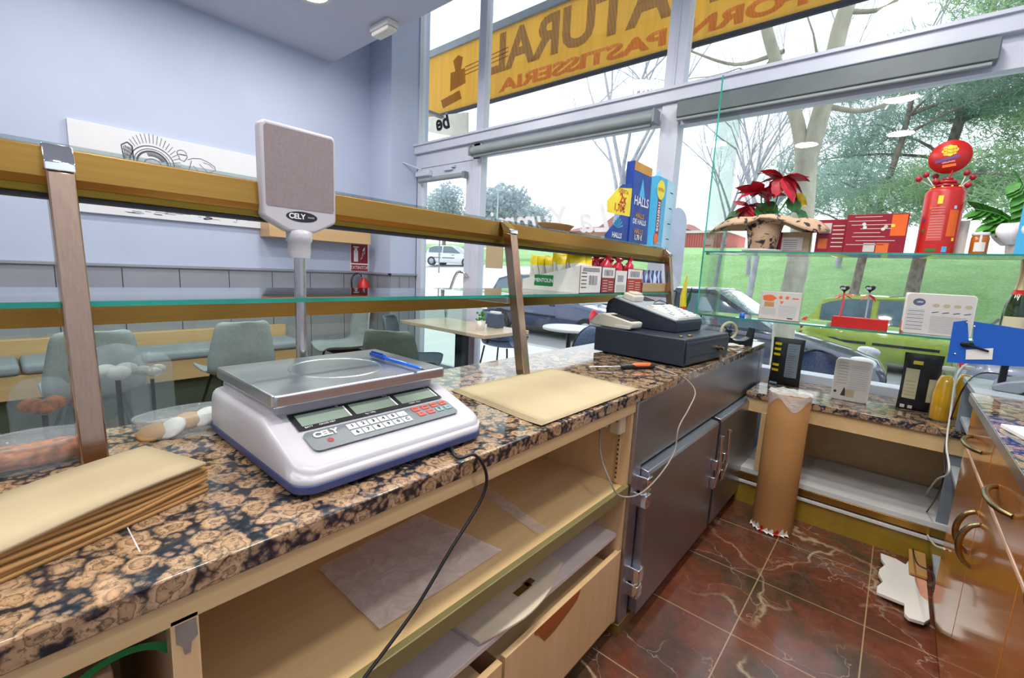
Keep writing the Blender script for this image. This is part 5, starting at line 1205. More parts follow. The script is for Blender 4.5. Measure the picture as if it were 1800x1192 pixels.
for i, (u, y, lb) in enumerate(((1652, 3.02, 'glass bottle of orange juice at the front of the ledge'), (1685, 3.15, 'second orange juice bottle partly hidden behind the grey shelving unit'))):
    p = at(u, 727, y=y); t = thing('juice_bottle', lb, 'bottle', (p.x, y, GZ)); s_ = 1 if i == 0 else .95
    MB().lathe([(.034 * s_, .004), (.040 * s_, .01), (.041 * s_, .13), (.034 * s_, .19), (.022 * s_, .225), (0, .226)]).build('juice', 'juice', t)
    MB().lathe([(.036 * s_, 0), (.0425 * s_, .006), (.0435 * s_, .132), (.036 * s_, .195), (.022 * s_, .232), (.021 * s_, .262)]).build('glass', 'pane', t)
    MB().lathe([(.023, .252), (.0235, .254), (.0235, .27), (0, .271)]).build('cap', 'boxw', t)
# paper roll
rl_ = thing('paper_roll', 'tall brown paper roll with crumpled film on top standing on the floor', 'paper roll', (-.362, 2.685, 0))
MB().lathe([(.098, .004), (.0955, .2), (.0945, .74), (.09, .744), (0, .744)], n=40).build('roll', 'card', rl_)
m = MB().grid(lambda u, v: ((.098 * (1 - v) + .002) * math.cos(6.2832 * u), (.098 * (1 - v) + .002) * math.sin(6.2832 * u), .742 + .012 + .012 * noise.noise(Vector((math.cos(6.28 * u) * 3 * (1 - v), math.sin(6.28 * u) * 3 * (1 - v), 1)))), 36, 8)
m.grid(lambda u, v: (.0985 * math.cos(6.2832 * u), .0985 * math.sin(6.2832 * u), .752 - v * (.05 + .03 * math.sin(4 * u * 6.28))), 40, 3); m.build('film_cover', 'foil', rl_)
m = MB(); rr = random.Random(8)
for k in range(9):
    a = R(-150 + k * 14); r_ = .1; m.mat('redb' if k in (3, 6) else 'boxw'); c0 = Vector((r_ * math.cos(a), r_ * math.sin(a), .012)); tq = Vector((-math.sin(a), math.cos(a), 0))
    q_ = rr.uniform(.01, .02); m.add([c0 - tq * .02, c0 + tq * q_, c0 + tq * q_ * .8 + Vector((math.cos(a) * .012, math.sin(a) * .012, -.008)) + ZP * rr.uniform(.0, .002), c0 + tq * .004 + ZP * rr.uniform(.02, .035)], [(0, 1, 3), (0, 1, 2)], False)
m.build('torn_label', parent=rl_)

# ================================================================== RIGHT SIDE: BACK COUNTER
GX = .27
def bow(m, p0, p1, out, r, n=12):
    p0, p1, out = Vector(p0), Vector(p1), Vector(out); pts = []
    for k in range(n + 1):
        t = k / n; pts.append(p0.lerp(p1, t) + out * math.sin(PI * t) ** .55)
    m.tube(pts, [r * (1.0 + .25 * math.sin(PI * k / n)) for k in range(n + 1)], 12); return m
wl_ = ['glossy cherry cabinet at the far end beside the grey shelving unit', 'glossy cherry cabinet with drawer and door, second from the shelving unit', 'glossy cherry cabinet third from the shelving unit, cut by the right frame edge', 'glossy cherry cabinet nearest the camera at the right']
for i in range(4):
    y1 = 2.45 - i * .545; y0 = y1 - .543
    t = thing('back_cabinet', wl_[i], 'cabinet', (GX, y0, 0)); W_ = .543
    MB().box(.02, .6, 0, W_, .05, .893).build('carcass', 'orange', t); MB().box(.05, .6, 0, W_, 0, .05).build('plinth', 'plinth', t)
    d_ = MB().box(0, .02, .003, W_ - .003, .735, .885, .0015); d_ = d_.build('drawer', 'orange', t)
    o = bow(MB(), (0, W_ * .3, .80), (0, W_ * .7, .80), (-.034, 0, 0), .0065).build('handle', 'brass', d_)
    MB().box(-.001, .019, .0, W_, .721, .731, .001).build('edge_strip', 'edge', t)
    MB().box(.0, .019, .0, W_, .887, .893, .001).build('edge_strip', 'edge', t)
    d_ = MB().box(0, .02, .003, W_ - .003, .055, .718, .0015).build('door', 'orange', t)
    hy = .05 if i % 2 == 0 else W_ - .05
    bow(MB(), (0, hy, .50), (0, hy, .64), (-.036, 0, 0), .007).build('handle', 'brass', d_)
o = MB(); o.mat('granite').box(.258, .99, .25, 2.462, .9, .93, .002).mat('steel').box(.2555, .258, .25, 2.462, .899, .928, .0005, 1); o.build('granite_back_worktop', label='granite worktop with a steel strip imitating its front edge reflection on the cherry cabinets at right', cat='worktop')  # thin steel strip imitates the bluish reflection along the granite front edge
gs = thing('grey_shelving_unit', 'grey laminate shelving unit with drilled sides between cherry cabinets and window', 'shelving unit', (.275, 2.466, 0))
MB().box(0, .5, 0, .018, 0, .91, .001).build('side_panel', 'greyl', gs)
m = MB(); m.mat('greyl').box(0, .5, .415, .433, 0, .91, .001); m.mat('hole')
for z in [.1 + .05 * k for k in range(16)]: m.cyl((.05, .4148, z), (.05, .4142, z), .003, 8); m.cyl((.12, .4148, z), (.12, .4142, z), .003, 8)
m.build('side_panel', parent=gs)
for z in (.51, .75, .06): MB().box(.01, .49, .018, .415, z - .018, z, .001).build('shelf', 'lgrey', gs)
MB().box(.49, .5, .018, .415, 0, .91).build('back_panel', 'greyl', gs); MB().box(-.004, .55, -.0, .436, .911, .932, .001).build('top_panel', 'lgrey', gs)
# blue guard sheet
t = thing('blue_metal_guard', 'blue metal sheet with white plate and lever standing on the grey shelving unit', 'metal guard', (0, 0, 0)); yb_ = 2.60
def xz(u, v, y=yb_): p = at(u, v, y=y); return (p.x, p.z)
MB().prism([xz(1664, 637), xz(1676, 566), xz(1701, 563), xz(1703, 600), xz(1699, 606), xz(1722, 612), xz(1850, 622), xz(1850, 648)], yb_, yb_ + .003, 'xz').prism([xz(1712, 565), xz(1860, 588), xz(1860, 624), xz(1708, 612)], yb_ + .0032, yb_ + .005, 'xz').build('blue_sheet', 'blue', t)
m = MB().prism([xz(1698, 615), xz(1746, 612), xz(1744, 632), xz(1697, 632)], yb_ - .003, yb_ - .0005, 'xz', .0005); m.build('white_plate', 'boxw', t)
m = MB(); a = at(1700, 606, y=yb_ - .008); b = at(1738, 618, y=yb_ - .008); m.ball(a, .016, 12, (1.3, .3, .8)).tube([a, b], [.006, .004], 8); m.build('lever', 'dark', t)
m = MB()
for u, v in ((1699, 567), (1713, 574), (1709, 599), (1679, 622)): q_ = at(u, v, y=yb_); m.ball(q_ - Vector((0, .003, 0)), .004, 8, (1, .6, 1))
m.build('screws', 'chrome', t)
lo = xz(1700, 637)[1]
for u in (1722, 1790): q_ = at(u, 640, y=yb_ + .02); MB().box(q_.x + .06, q_.x + .08, yb_ + .006, yb_ + .03, .933, lo + .02).build('support_leg', 'dark', t)
# grey device
p = at(1790, 672, z=.932); t = thing('payment_device', 'grey and black desktop payment device on the grey shelving unit', 'device', (.46, 2.66, .9325), R(-8))
MB().prism([(-.12, 0), (.16, 0), (.16, .07), (.02, .075), (-.09, .04), (-.125, .02)], -.09, .09, 'xz', .006).build('body', 'greyl', t)
MB().prism([(-.05, 0), (.15, 0), (.15, .05), (.03, .055), (-.03, .02)], -.0945, -.0905, 'xz').build('black_side', 'black', t)
MB().box(-.02, .12, -.06, .05, .068, .08, .003).build('screen', 'navy', t)
# notepad
t = thing('ring_notepad', 'white wire-bound notepad at the right edge of the granite', 'notepad', (.42, 1.84, .9305), R(15))
MB().box(-.13, .1, -.09, .09, 0, .012, .002).build('pages', 'printw', t); m = MB()
for k in range(9): m.tube([(-.12 + .002 * math.cos(a), -.095 + .012 * math.cos(a) + 0, .01 + .012 * math.sin(a)) for a in [j * PI / 5 for j in range(11)]], .0012, 6, False) if 0 else m.tube([(-.115 + k * .025, -.088 + .011 * math.cos(a), .008 + .01 * math.sin(a)) for a in [j * PI / 5 for j in range(11)]], .0012, 6, False)
m.build('wire_binding', 'hole', t)
# cables on the right
ptsb = [at(u, v, x=x) for u, v, x in ((1800, 668, .42), (1760, 658, .38), (1722, 657, .32), (1695, 680, .262), (1672, 735, .255), (1660, 790, .25), (1660, 830, .25), (1648, 870, .25), (1625, 905, .245), (1608, 922, .235), (1604, 955, .22), (1612, 990, .21), (1640, 1008, .22), (1640, 1040, .22))]
MB().tube(spline(ptsb, 7), .003, 8).build('black_cable', 'cable', label='thin black cable hanging from the payment device down to the floor', cat='cable')
ptsw = [at(u, v, x=x) for u, v, x in ((1740, 634, .36), (1705, 637, .31), (1682, 660, .258), (1672, 720, .252), (1664, 780, .25), (1668, 830, .25), (1645, 845, .25), (1623, 880, .25), (1622, 920, .25), (1640, 955, .262), (1660, 965, .262))]
MB().tube(spline(ptsw, 7), .0042, 8).build('white_cable', 'cablew', label='thicker white cable hanging in front of the grey shelving unit', cat='cable')
# wavy board on the floor
t = thing('cloud_board', 'white wavy-edged board with a salmon pattern lying on the floor by the cabinets', 'board', (0, 0, 0))
px = [(1548, 972), (1575, 982), (1592, 992), (1597, 985), (1600, 973), (1622, 974), (1632, 985), (1645, 1040), (1640, 1090), (1625, 1094), (1598, 1086), (1590, 1078), (1590, 1060), (1565, 1050), (1541, 1040), (1542, 1030), (1552, 1022), (1544, 1008), (1546, 1000), (1556, 992), (1549, 982)]
ol = [at(u, v, z=.035) for u, v in px]; ol = [(min(p.x, .262), p.y) for p in ol]
MB().prism(ol, .02, .035, 'xy', .002).build('board', 'boxw', t)
sp_ = [at(u, v, z=.036) for u, v in ((1607, 992), (1616, 985), (1634, 1010), (1641, 1040), (1634, 1058), (1618, 1046), (1608, 1020))]
m = MB(); m.mat('salmon'); m.prism([(min(p.x, .26), p.y) for p in sp_], .0355, .0362, 'xy'); m = m.build('salmon_pattern', parent=t)
m = MB(); m.mat('greyl')
MB().box(.12, .2, 2.4, 2.7, 0, .02).build('batten', 'cardb', t)
ka = at(1625, 985, z=.05); MB().box(.2, .262, 2.62, 2.86, .04, .055, .003).build('kraft_card', 'kraft', label='small tan card lying on the wavy board by the grey shelving unit', cat='card')
# ================================================================== THE STREET
st('floor_pavement', MB().box(-40, 30, 3.47, 7.0, -.25, -.12), 'pave')
def terr(x, y):
    if x < -10: h = -.3 + max(0, y - 9) * .135
    else: h = -.3 + min(2.75, max(0, y - 13.2) * .36)
    if -16 < x < -10: # blend
        f_ = (x + 16) / 6; a = -.3 + max(0, y - 9) * .135; b = -.3 + min(2.75, max(0, y - 13.2) * .36); h = a + (b - a) * f_
    return h + .04 * noise.noise(Vector((x * .4, y * .4, 0)))
st('floor_road', MB().box(-60, 40, 6.98, 13.2, -.36, -.3), 'road')
g = MB(); nx, ny = 90, 40
g.mat('grass').grid(lambda u, v: (-11 + 51 * u, 13.2 + 34 * v * v + 3 * v, terr(-11 + 51 * u, 13.2 + 34 * v * v + 3 * v)), nx, ny)
g = g.build('grass_bank', label='green grass bank rising behind the parked cars', cat='grass'); g['kind'] = 'stuff'
p = MB().grid(lambda u, v: (-60 + 49 * u, 13.2 + 9.5 * v, terr(-60 + 49 * u, 13.2 + 9.5 * v)), 30, 10); st('floor_plaza', p, 'pave')
g = MB().grid(lambda u, v: (-90 + 80 * u, 22.6 + 40 * v, 1.55 + 4.5 * v ** .7 - .6 * u), 40, 20).build('far_lawn', 'grass', label='sloping lawn with a path seen through the narrow door', cat='grass'); g['kind'] = 'stuff'
MB().grid(lambda u, v: (-27 + 9 * u + .4 * v, 25 + 5 * u + 1.6 * v, 2.32 + .75 * u + .30 * v + .35), 12, 2).build('path', 'pave', label='pale footpath crossing the far lawn', cat='path')
st('trim_4', MB().box(-60, 40, 6.8, 7.0, -.3, -.115, .02).box(-11, 40, 12.95, 13.25, -.3, -.14, .02), 'kerb')
# awning banner
A0, A1 = -8.2, 1.6
aw = thing('shop_awning', 'yellow canvas awning outside lettered FORN NATURAL PASTISSERIA, seen from behind', 'awning', (0, 4.6, 0))
zt_, zb_ = 4.36, 3.54
MB().box(A0, A1, -.01, .01, zb_, zt_).build('canvas', 'awn', aw)
MB().box(A0, A1, -.035, .035, zt_, zt_ + .1, .01).build('top_bar', 'frameg', aw); MB().box(A0, A1, -.02, .02, zb_ - .045, zb_, .006).build('bottom_bar', 'seal', aw)
m = MB(); m.mat('awnp')
m.text('NATURAL', .62, (-3.06, -.012, 4.05), -XP, ZP, .002, sx=1.06, bold=.022); m.text('PA', .60, (-.7, -.012, 4.08), -XP, ZP, .002, sx=1.16, bold=.012)
m.mat('awnr'); m.text('PASTISSERIA', .2, (-3.2, -.012, 3.66), -XP, ZP, .002, sx=2.05, bold=.01); m.text('FORN', .2, (-1.4, -.012, 3.66), -XP, ZP, .002, sx=1.9, bold=.01)
m.mat('awnp')
for pts in ([(-5.25, 4.2), (-5.15, 4.25), (-5.05, 4.2), (-5.08, 4.05), (-5.2, 4.05)], [(-5.3, 4.05), (-5.0, 4.05), (-4.98, 3.85), (-5.3, 3.8)], [(-5.5, 3.72), (-5.1, 3.78), (-5.05, 3.66), (-5.45, 3.6)]): m.poly((0, -.012, 0), XP, ZP, pts, .002)
for k in range(3): m.poly((0, -.012, 0), XP, ZP, [(-5.0, 3.95 + k * .05), (-4.2, 4.0 + k * .05), (-4.2, 4.015 + k * .05), (-5.0, 3.965 + k * .05)], .002)
m.build('lettering', parent=aw)
c0_ = Vector((-5.3, 4.4, 3.3))
MB().box(-2.35, -2.3, -.2, 0, 4.36, 4.5).cyl((-2.32, -1.0, 3.95), (-2.32, 0, 4.4), .03).build('arm', 'frameg', aw)
sb = thing('shop_sign_board', 'white hanging sign board with purple letters below the awning at left', 'sign', (0, 0, 0)); ys = 4.45
def sz(u, v): p = at(u, v, y=ys); return (p.x, p.z)
MB().prism([sz(700, 212), sz(821, 197), sz(821, 244), sz(700, 222)], ys, ys + .03, 'xz').build('board', 'creamw', sb)
MB().box(c0_.x - .03, c0_.x + .03, 3.6, ys + .02, c0_.z + .1, c0_.z + .14).build('wall_arm', 'frameg', sb)
m = MB(); m.mat('purple'); c0 = at(780, 215, y=ys); m.text('be', .3, (c0.x, ys - .001, c0.z), -XP, ZP, .001, bold=.01, shear=.3); m.build('letters', parent=sb)

# ---- cars
def car(label, loc, rz, L, Wd, Hh, paint, hatch=True, name='parked_car'):
    t = thing(name, label, 'car', loc, rz); h0 = .22
    belt = Hh * .62; fx, rx = L / 2, -L / 2
    # stations: x, belt height, roof height (0 = none), half width
    if hatch: stn = [(rx, .50, 0, .40), (rx + .06, .78, 0, .45), (rx + .12, belt, 0, .47), (rx + .28, belt + .02, 0, .49), (rx + .9, belt + .01, 0, .5), (0, belt, 0, .5), (fx - 1.25, belt - .03, 0, .5), (fx - .9, belt - .07, 0, .49), (fx - .35, belt - .19, 0, .46), (fx - .1, .58, 0, .42), (fx, .45, 0, .36)]
    else: stn = [(rx, .50, 0, .42), (rx + .08, .85, 0, .46), (rx + .3, belt + .02, 0, .48), (rx + .9, belt + .02, 0, .5), (0, belt, 0, .5), (fx - 1.5, belt - .03, 0, .5), (fx - 1.1, belt - .06, 0, .49), (fx - .45, belt - .2, 0, .46), (fx - .12, .6, 0, .42), (fx, .45, 0, .35)]
    m = MB(); rows = []
    for x, b_, _, hw in stn:
        w_ = Wd * hw
        rows.append([(x, -w_ * .9, h0), (x, -w_, h0 + .15), (x, -w_, (h0 + b_) / 2), (x, -w_ * .985, b_ - .08), (x, -w_ * .93, b_), (x, 0, b_ + .03), (x, w_ * .93, b_), (x, w_ * .985, b_ - .08), (x, w_, (h0 + b_) / 2), (x, w_, h0 + .15), (x, w_ * .9, h0)])
    k = 11; vs = [p for r_ in rows for p in r_]; fs = []
    for i in range(len(rows) - 1):
        for j in range(k - 1): fs.append((i * k + j, (i + 1) * k + j, (i + 1) * k + j + 1, i * k + j + 1))
    m.add(vs, fs, True); m.add(rows[0], [list(range(k))], False); m.add(rows[-1], [list(range(k))[::-1]], False)
    m.build('body', paint, t)
    # cabin
    if hatch: cab = [(rx + .14, belt, .44), (rx + .38, Hh - .12, .40), (rx + .8, Hh - .01, .39), (0.05, Hh, .39), (fx - 1.75, Hh - .07, .38), (fx - .95, belt - .06, .45)]
    else: cab = [(rx + .35, belt, .45), (rx + .8, Hh - .1, .40), (rx + 1.25, Hh - .01, .39), (0, Hh, .39), (fx - 2.1, Hh - .07, .38), (fx - 1.15, belt - .06, .45)]
    m = MB(); rows = []
    for x, z, hw in cab: w_ = Wd * hw; rows.append([(x, -w_, z), (x, -w_ * .6, z + .02), (x, 0, z + .03), (x, w_ * .6, z + .02), (x, w_, z)])
    vs = [p for r_ in rows for p in r_]
    m.add(vs, [(i * 5 + j, (i + 1) * 5 + j, (i + 1) * 5 + j + 1, i * 5 + j + 1) for i in range(1, len(rows) - 2) for j in range(4)], True)
    m.build('roof', paint, t)
    gm = MB(); gm.add(vs, [(i * 5 + j, (i + 1) * 5 + j, (i + 1) * 5 + j + 1, i * 5 + j + 1) for i in (0, len(rows) - 2) for j in range(4)], True); gm.build('windscreen', 'carglass', t)
    for s in (-1, 1):
        tops = [(x, s * Wd * hw, z) for x, z, hw in cab]
        bot = [(cab[0][0], s * Wd * .455, belt - .01), (cab[-1][0], s * Wd * .455, belt - .07)]
        poly = tops + bot[::-1]
        MB().add(poly, [list(range(len(poly)))], False) if 0 else None
        sp = MB(); sp.add(poly, [list(range(len(poly)))], False); sp.build('cabin_side', paint, t)
        # windows
        def lerp3(a, b, f_): return tuple(a[i] + (b[i] - a[i]) * f_ for i in range(3))
        def wnd(xa, xb):
            up_ = []; 
            def topz(x):
                for (x0, z0, h0_), (x1, z1, h1_) in zip(cab, cab[1:]):
                    if x0 <= x <= x1: f_ = (x - x0) / (x1 - x0); return z0 + (z1 - z0) * f_
                return belt
            n = 7; tp = []; bt = []
            for i in range(n):
                x = xa + (xb - xa) * i / (n - 1); zt = topz(x) - .065; zb = belt + .02
                zt = max(zt, zb + .005); hwf = lambda z: Wd * (.457 - .062 * (z - belt) / (Hh - belt))
                tp.append((x, s * (hwf(zt) + .008), zt)); bt.append((x, s * (hwf(zb) + .008), zb))
            q = MB(); q.add(tp + bt[::-1], [list(range(2 * n))], False); q.build('side_window', 'carglass', t)
        mid = (cab[1][0] + cab[-2][0]) / 2 + .1
        wnd(cab[0][0] + .22, mid - .05); wnd(mid + .05, cab[-1][0] - .2)
        for xw in (rx + .62, fx - .72):
            MB().cyl((xw, s * (Wd / 2 - .19), .3), (xw, s * (Wd / 2 + .012), .3), .3, 28).build('tyre', 'rubber', t); MB().lathe([(0, s * (Wd / 2 + .02)), (.19, s * (Wd / 2 + .016)), (.2, s * (Wd / 2 - .02))], (xw, 0, .3), 20, 'y').build('wheel_rim', 'hub', t)
        MB().ball((fx - .27, s * Wd * .40, .63), .12, 14, (1.4, .62, .7)).build('headlight', 'lampc', t); MB().ball((rx + .12, s * Wd * .43, .80), .12, 14, (.75, .42, 1.3)).build('tail_light', 'lampr', t)
        MB().box(mid - .85, mid - .05, s * Wd * .503, s * Wd * .493, .52, .57).box(mid + .05, mid + 1.0, s * Wd * .503, s * Wd * .493, .52, .57).build('rub_strip', 'rubber', t)
        MB().box(mid - .25, mid - .08, s * Wd * .505, s * Wd * .492, belt - .13, belt - .1).box(mid + .8, mid + .95, s * Wd * .505, s * Wd * .492, belt - .13, belt - .1).build('door_handle', 'seal', t)
    MB().box(fx - .02, fx + .01, -.3, .3, .3, .42).box(fx - .05, fx + .02, -Wd * .3, Wd * .3, .22, .28).build('grille', 'seal', t)
    return t
ZG = -.3
car('dark grey hatchback parked nearest the shop, behind the left end of the glass shelves', (-2.2, 8.1, ZG), 0, 4.4, 1.75, 1.46, M['carblk'], False)
car('lime green small hatchback parked across the street before the grass', (.25, 11.75, ZG), 0, 3.6, 1.55, 1.45, M['cargrn'])
car('silver car with a red tail light partly behind the blue metal sheet', (2.75, 8.2, ZG), 0, 4.3, 1.75, 1.40, M['carsil'])
car('dark blue car seen through the middle window near the posted notice', (-6.6, 9.7, ZG), 0, 4.0, 1.75, 1.5, M['carblu'])
car('small white car far away on the hill, seen through the door glass', (-24.0, 21.6, 1.35), .35, 4.0, 1.7, 1.4, M['carwht'])
car('white van-like car parked far up on the grass bank at right', (6.0, 24, 2.4), 0, 4.5, 1.8, 1.6, M['carwht'])
car('pale blue car parked far up behind the trees at right', (11.0, 23, 2.4), 0, 4.2, 1.8, 1.4, M['bluel'])

# ---- terrace chairs outside
def wicker_chair(label, loc, rz):
    t = thing('terrace_chair', label, 'chair', loc, rz)
    m = MB()
    def fn(u, v):   # seat to back, curled sides
        a = (v - .5) * 2
        if u < .45: x = .24 - .46 * u / .45; z = .43 - .02 * math.sin(PI * u / .45)
        else: f_ = (u - .45) / .55; x = -.22 - .10 * f_; z = .43 + .43 * f_
        hw = .26 * (1 - .0 * u) * (math.sqrt(max(.05, 1 - max(0, (u - .62) / .40) ** 2.4)) if u > .62 else 1)
        side = .11 * max(0, min(1, (u - .15) / .4)) * abs(a) ** 3
        return (x + side * (1.6 if u > .45 else .2), a * hw, z + (.10 * abs(a) ** 4 if u < .5 else .0))
    m.grid(fn, 26, 14); o = m.build('woven_shell', 'wicker', t); solid(o, .014, 0)
    rim = [fn(k / 24, 0) for k in range(25)] + [fn(1, k / 10) for k in range(1, 10)] + [fn(1 - k / 24, 1) for k in range(25)]
    MB().tube(rim, .011, 8).build('rim_tube', 'dark', t)
    for sx in (-1, 1):
        for sy in (-1, 1): MB().tube([(sx * .17, sy * .18, .42), (sx * .23, sy * .24, 0)], .012, 8).build('leg', 'dark', t)
    return t
ZS = -.12
c1 = wicker_chair('dark wicker terrace chair outside right behind the snack bag', (-.44, 4.45, ZS), -PI / 2 + .15)
wicker_chair('dark wicker terrace chair outside the middle window, side on', (-3.9, 4.4, ZS + .02), .2)
wicker_chair('dark wicker terrace chair outside behind the middle steel upright', (-2.55, 4.35, ZS + .02), 2.6)
tt = thing('terrace_table', 'white round terrace table outside the middle window', 'table', (-3.2, 4.9, ZS))
MB().lathe([(0, .70), (.34, .70), (.35, .72), (.34, .735), (0, .735)], n=36).build('tabletop', 'white', tt); MB().cyl((0, 0, .02), (0, 0, .7), .03).lathe([(0, 0), (.22, 0), (.22, .02), (0, .03)]).build('pedestal', 'dark', tt)

# ---- trees
def branchy(m, p, d, L, r, depth, rr, up=.25, spread=.6, nb=3):
    d = Vector(d).normalized(); pts = [Vector(p)]; q = Vector(p); dd = d.copy(); n = 5
    for k in range(n):
        dd = (dd + Vector((rr.uniform(-1, 1), rr.uniform(-1, 1), rr.uniform(-1, 1))) * .12 + ZP * up * .1).normalized(); q = q + dd * L / n; pts.append(q.copy())
    m.tube(pts, [r * (1 - .6 * k / n) for k in range(n + 1)], 7 if depth > 0 else 5, False)
    ends = [pts[-1]]
    if depth > 0:
        for k in range(nb):
            s = pts[rr.randint(2, n)]; nd = (dd + Vector((rr.uniform(-1, 1), rr.uniform(-1, 1), rr.uniform(-.6, 1))) * spread).normalized()
            ends += branchy(m, s, nd, L * rr.uniform(.5, .75), r * .45, depth - 1, rr, up, spread, nb)
    return ends
pt_ = thing('plane_tree', 'thick pale plane tree on the pavement forking behind the glass shelves', 'tree', (-.62, 6.35, -.2)); rr = random.Random(5)
def tp(u, v, y=6.35): p = at(u, v, y=y); return Vector((p.x + .62, y - 6.35, p.z + .2))
trunk = [tp(1372, 640), tp(1380, 560), tp(1403, 460), tp(1412, 360), tp(1418, 265)]; trunk.insert(0, Vector((trunk[0].x - .05, 0, -.05)))
m = MB().tube(spline(trunk, 4), [.125 - .0006 * k for k in range(len(spline(trunk, 4)))], 16)
fk = tp(1420, 262)
l_ = [fk - ZP * .25, tp(1402, 215), tp(1378, 150), tp(1350, 60), tp(1335, -20), tp(1300, -150)]; r_ = [fk - ZP * .25, tp(1440, 210), tp(1456, 150), tp(1474, 60), tp(1492, 0), tp(1530, -130)]
m.tube(spline(l_, 4), [.078 - .0012 * k for k in range(len(spline(l_, 4)))], 12).tube(spline(r_, 4), [.10 - .0015 * k for k in range(len(spline(r_, 4)))], 12)
m.build('trunk', 'barkp', pt_)
m = MB()
for a, b, r0 in (((1445, 185), (1620, 150), .035), ((1378, 90), (1215, 90), .03), ((1362, 95), (1300, 120), .02), ((1450, 100), (1430, 60), .025), ((1455, 150), (1700, 60), .015), ((1345, 40), (1200, -40), .03), ((1490, 20), (1640, -60), .03), ((1340, 10), (1100, 60), .03)):
    A, B_ = tp(*a), tp(*b); mid_ = (A + B_) / 2 + Vector((0, .1, -.12)); m.tube(spline([A, mid_, B_], 5), [r0 * (1 - .06 * k) for k in range(11)], 7, False)
    branchy(m, B_, (B_ - A), .9, r0 * .4, 1, rr)
m.build('branches', 'barkp', pt_)
def foliage(m, c, R_, n, rr, sc=(1, 1, .7), leaf=.16, thin=.018):
    c = Vector(c)
    for k in range(n):
        v = Vector((rr.gauss(0, 1), rr.gauss(0, 1), rr.gauss(0, 1))).normalized() * R_ * rr.uniform(.35, 1) ** .5
        p = c + Vector((v.x * sc[0], v.y * sc[1], v.z * sc[2])); d = Vector((rr.uniform(-1, 1), rr.uniform(-1, 1), rr.uniform(-.5, .9))).normalized(); s = d.orthogonal().normalized() * thin * rr.uniform(.7, 1.6); e_ = d * leaf * rr.uniform(.6, 1.3)
        m.add([p - s, p + s, p + e_ + s * .4, p + e_ - s * .4], [(0, 1, 2, 3)], False)
def pine(label, x, y, h, r, lean, clumps, lmat, n=420, seed=1, low=.45):
    rr = random.Random(seed); z = terr(x, y); t = thing('pine_tree', label, 'tree', (x, y, z))
    pts = spline([(0, 0, -.1), (lean * .3, 0, h * .35), (lean, .1, h * .75), (lean * 1.1, .2, h)], 4)
    m = MB().tube(pts, [r * (1 - .06 * k) for k in range(len(pts))], 10); m.build('trunk', 'barkd', t)
    bm_ = MB(); fm_ = MB()
    for k in range(clumps):
        i = rr.uniform(low, 1) * (len(pts) - 1); s = pts[int(i)]; a = rr.uniform(0, 6.28); R_ = h * .34 * (1.25 - .6 * i / len(pts))
        e_ = s + Vector((math.cos(a) * R_ * rr.uniform(.4, 1.1), math.sin(a) * R_ * rr.uniform(.4, 1.1), rr.uniform(-.05, .35) * h * .3)); e_.z = max(e_.z, 2.6 + rr.uniform(0, .6))
        bm_.tube(spline([s, (s + e_) / 2 + ZP * .15, e_], 3), [r * .28 * (1 - .12 * j) for j in range(7)], 6, False)
        foliage(fm_, e_, h * .115, int(n * 1.7), rr, (1.3, 1.3, .6), .17, .011)
    bm_.build('branches', 'barkd', t); fm_.build('needles', lmat, t); return t
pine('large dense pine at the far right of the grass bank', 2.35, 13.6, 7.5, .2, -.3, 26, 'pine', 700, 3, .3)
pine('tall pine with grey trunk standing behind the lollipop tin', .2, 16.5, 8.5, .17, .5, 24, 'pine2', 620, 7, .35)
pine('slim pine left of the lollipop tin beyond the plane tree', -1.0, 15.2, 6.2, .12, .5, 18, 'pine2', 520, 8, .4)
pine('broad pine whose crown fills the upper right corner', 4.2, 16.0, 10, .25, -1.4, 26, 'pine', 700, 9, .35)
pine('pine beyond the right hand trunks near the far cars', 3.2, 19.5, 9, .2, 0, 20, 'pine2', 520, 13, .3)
def bare(label, x, y, h, r, seed, lean=0, depth=3):
    rr = random.Random(seed); z = terr(x, y); t = thing('bare_tree', label, 'tree', (x, y, z)); m = MB()
    pts = spline([(0, 0, -.1), (lean * .3, 0, h * .3), (lean * .6, 0, h * .5)], 4); m.tube(pts, [r * (1 - .05 * k) for k in range(len(pts))], 8, False)
    for k in range(5): branchy(m, pts[-1 - k % 3], (math.cos(k * 1.3) * .5 + lean * .2, math.sin(k * 1.3) * .5, 1), h * .42, r * .55, depth, rr, .3, .75, 3)
    m.build('trunk_and_twigs', 'barkg', t); return t
bare('thin leafless tree behind the poinsettia', -3.4, 14.6, 5.4, .10, 31, .3)
bare('thin leafless tree just right of the white window post', -4.8, 16, 5.6, .07, 37, .4)
bare('leafless tree between the green glass edge and the poinsettia', -4.4, 18.5, 7, .09, 41, -.3)
bare('leafless tree outside at far left above the awning', -7.5, 8.5 + 5, 9, .12, 43, .5)
bare('leafless tree visible behind the pale plane trunk', -1.8, 19.5, 7.5, .1, 47, .3)
def far_tree(label, x, y, z, R_, seed, sc=(1, 1, 1), n=2600):
    rr = random.Random(seed); t = thing('leafy_tree', label, 'tree', (x, y, z)); MB().tube([(0, 0, -R_ * 1.6), (0, 0, 0)], [R_ * .09, R_ * .05], 8).build('trunk', 'barkd', t)
    m = MB()
    for k in range(9): a = k * 2.4; foliage(m, (math.cos(a) * R_ * .45 * sc[0], math.sin(a) * R_ * .4, math.sin(k * 1.7) * R_ * .4 * sc[2]), R_ * .62, n // 9, rr, sc, R_ * .12, R_ * .035)
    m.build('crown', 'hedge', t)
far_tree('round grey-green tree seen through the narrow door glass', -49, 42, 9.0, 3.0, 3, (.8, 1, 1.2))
far_tree('wide grey-green tree left in the middle window', -42, 45, 8.5, 4.2, 5, (1.1, 1, .9), 3600)
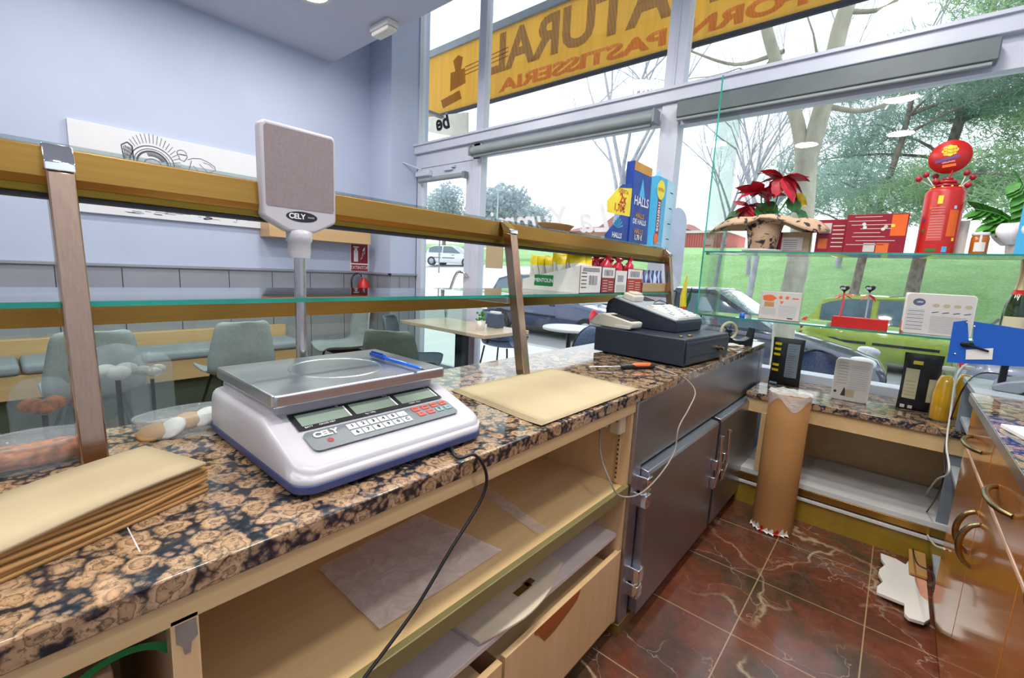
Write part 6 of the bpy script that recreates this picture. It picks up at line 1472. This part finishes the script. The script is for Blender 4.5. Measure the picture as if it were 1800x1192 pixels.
far_tree('low grey-green tree right beside the wide one', -36.5, 45, 7.0, 3.0, 6, (1, 1, .8))
# far houses
hs = thing('brick_house', 'long pink brick house with tiled roof far behind the window lettering', 'house', (-31, 60, 3.0))
MB().box(-9.5, 8.5, 0, 8, -2, 4.6).build('wall', 'brick', hs); MB().hexa([(-10, -.5, 4.6), (9, -.5, 4.6), (9, 8.5, 4.6), (-10, 8.5, 4.6), (-9, 3, 5.6), (8, 3, 5.6), (8, 5, 5.6), (-9, 5, 5.6)]).hexa([(-4, -1.2, 4.8), (1, -1.2, 4.8), (1, 5, 4.8), (-4, 5, 4.8), (-2, .5, 6.9), (-1, .5, 6.9), (-1, 4, 6.9), (-2, 4, 6.9)]).build('roof', 'roof', hs)
for k in range(7): MB().box(-8.4 + k * 2.3, -7.4 + k * 2.3, -.05, .02, 2.2, 3.8).build('window', 'boxg', hs)
rs = thing('red_warehouse', 'low red corrugated building behind the glass panel edge', 'building', (-20.5, 58, 3.5)); m = MB().box(-4.5, 4, 0, 8, -3, 3.4)
for k in range(28): m.box(-4.5 + k * .3, -4.35 + k * .3, -.08, 0, -3, 3.4)
m.build('wall', 'wallr', rs); MB().box(-4.8, 4.3, -.3, 8, 3.4, 3.7).build('roof', 'boxg', rs)
# road signs and lamp post
p = at(773, 408, y=18); t = thing('no_entry_sign', 'small round red and white road sign on a thin post beyond the door', 'road sign', (p.x, 18, terr(p.x, 18)))
MB().cyl((0, 0, 0), (0, 0, p.z - t.location.z), .04, 8).build('post', 'frameg', t); m = MB(); m.mat('redb').lathe([(0, -.06), (.3, -.06), (.3, -.04)], (0, 0, p.z - t.location.z), 28, 'y').mat('printw').box(-.2, .2, -.07, -.061, p.z - t.location.z - .06, p.z - t.location.z + .06); m.build('disc', parent=t)
p = at(876, 335, y=25); t = thing('lamp_post', 'thin pale street lamp post in front of the grey-green tree', 'lamp post', (p.x, 25, 2.0)); MB().tube([(0, 0, 0), (0, 0, p.z - 2)], [.09, .05], 8).box(-.1, .6, -.08, .08, p.z - 2.05, p.z - 1.95).build('post', 'lgrey', t)
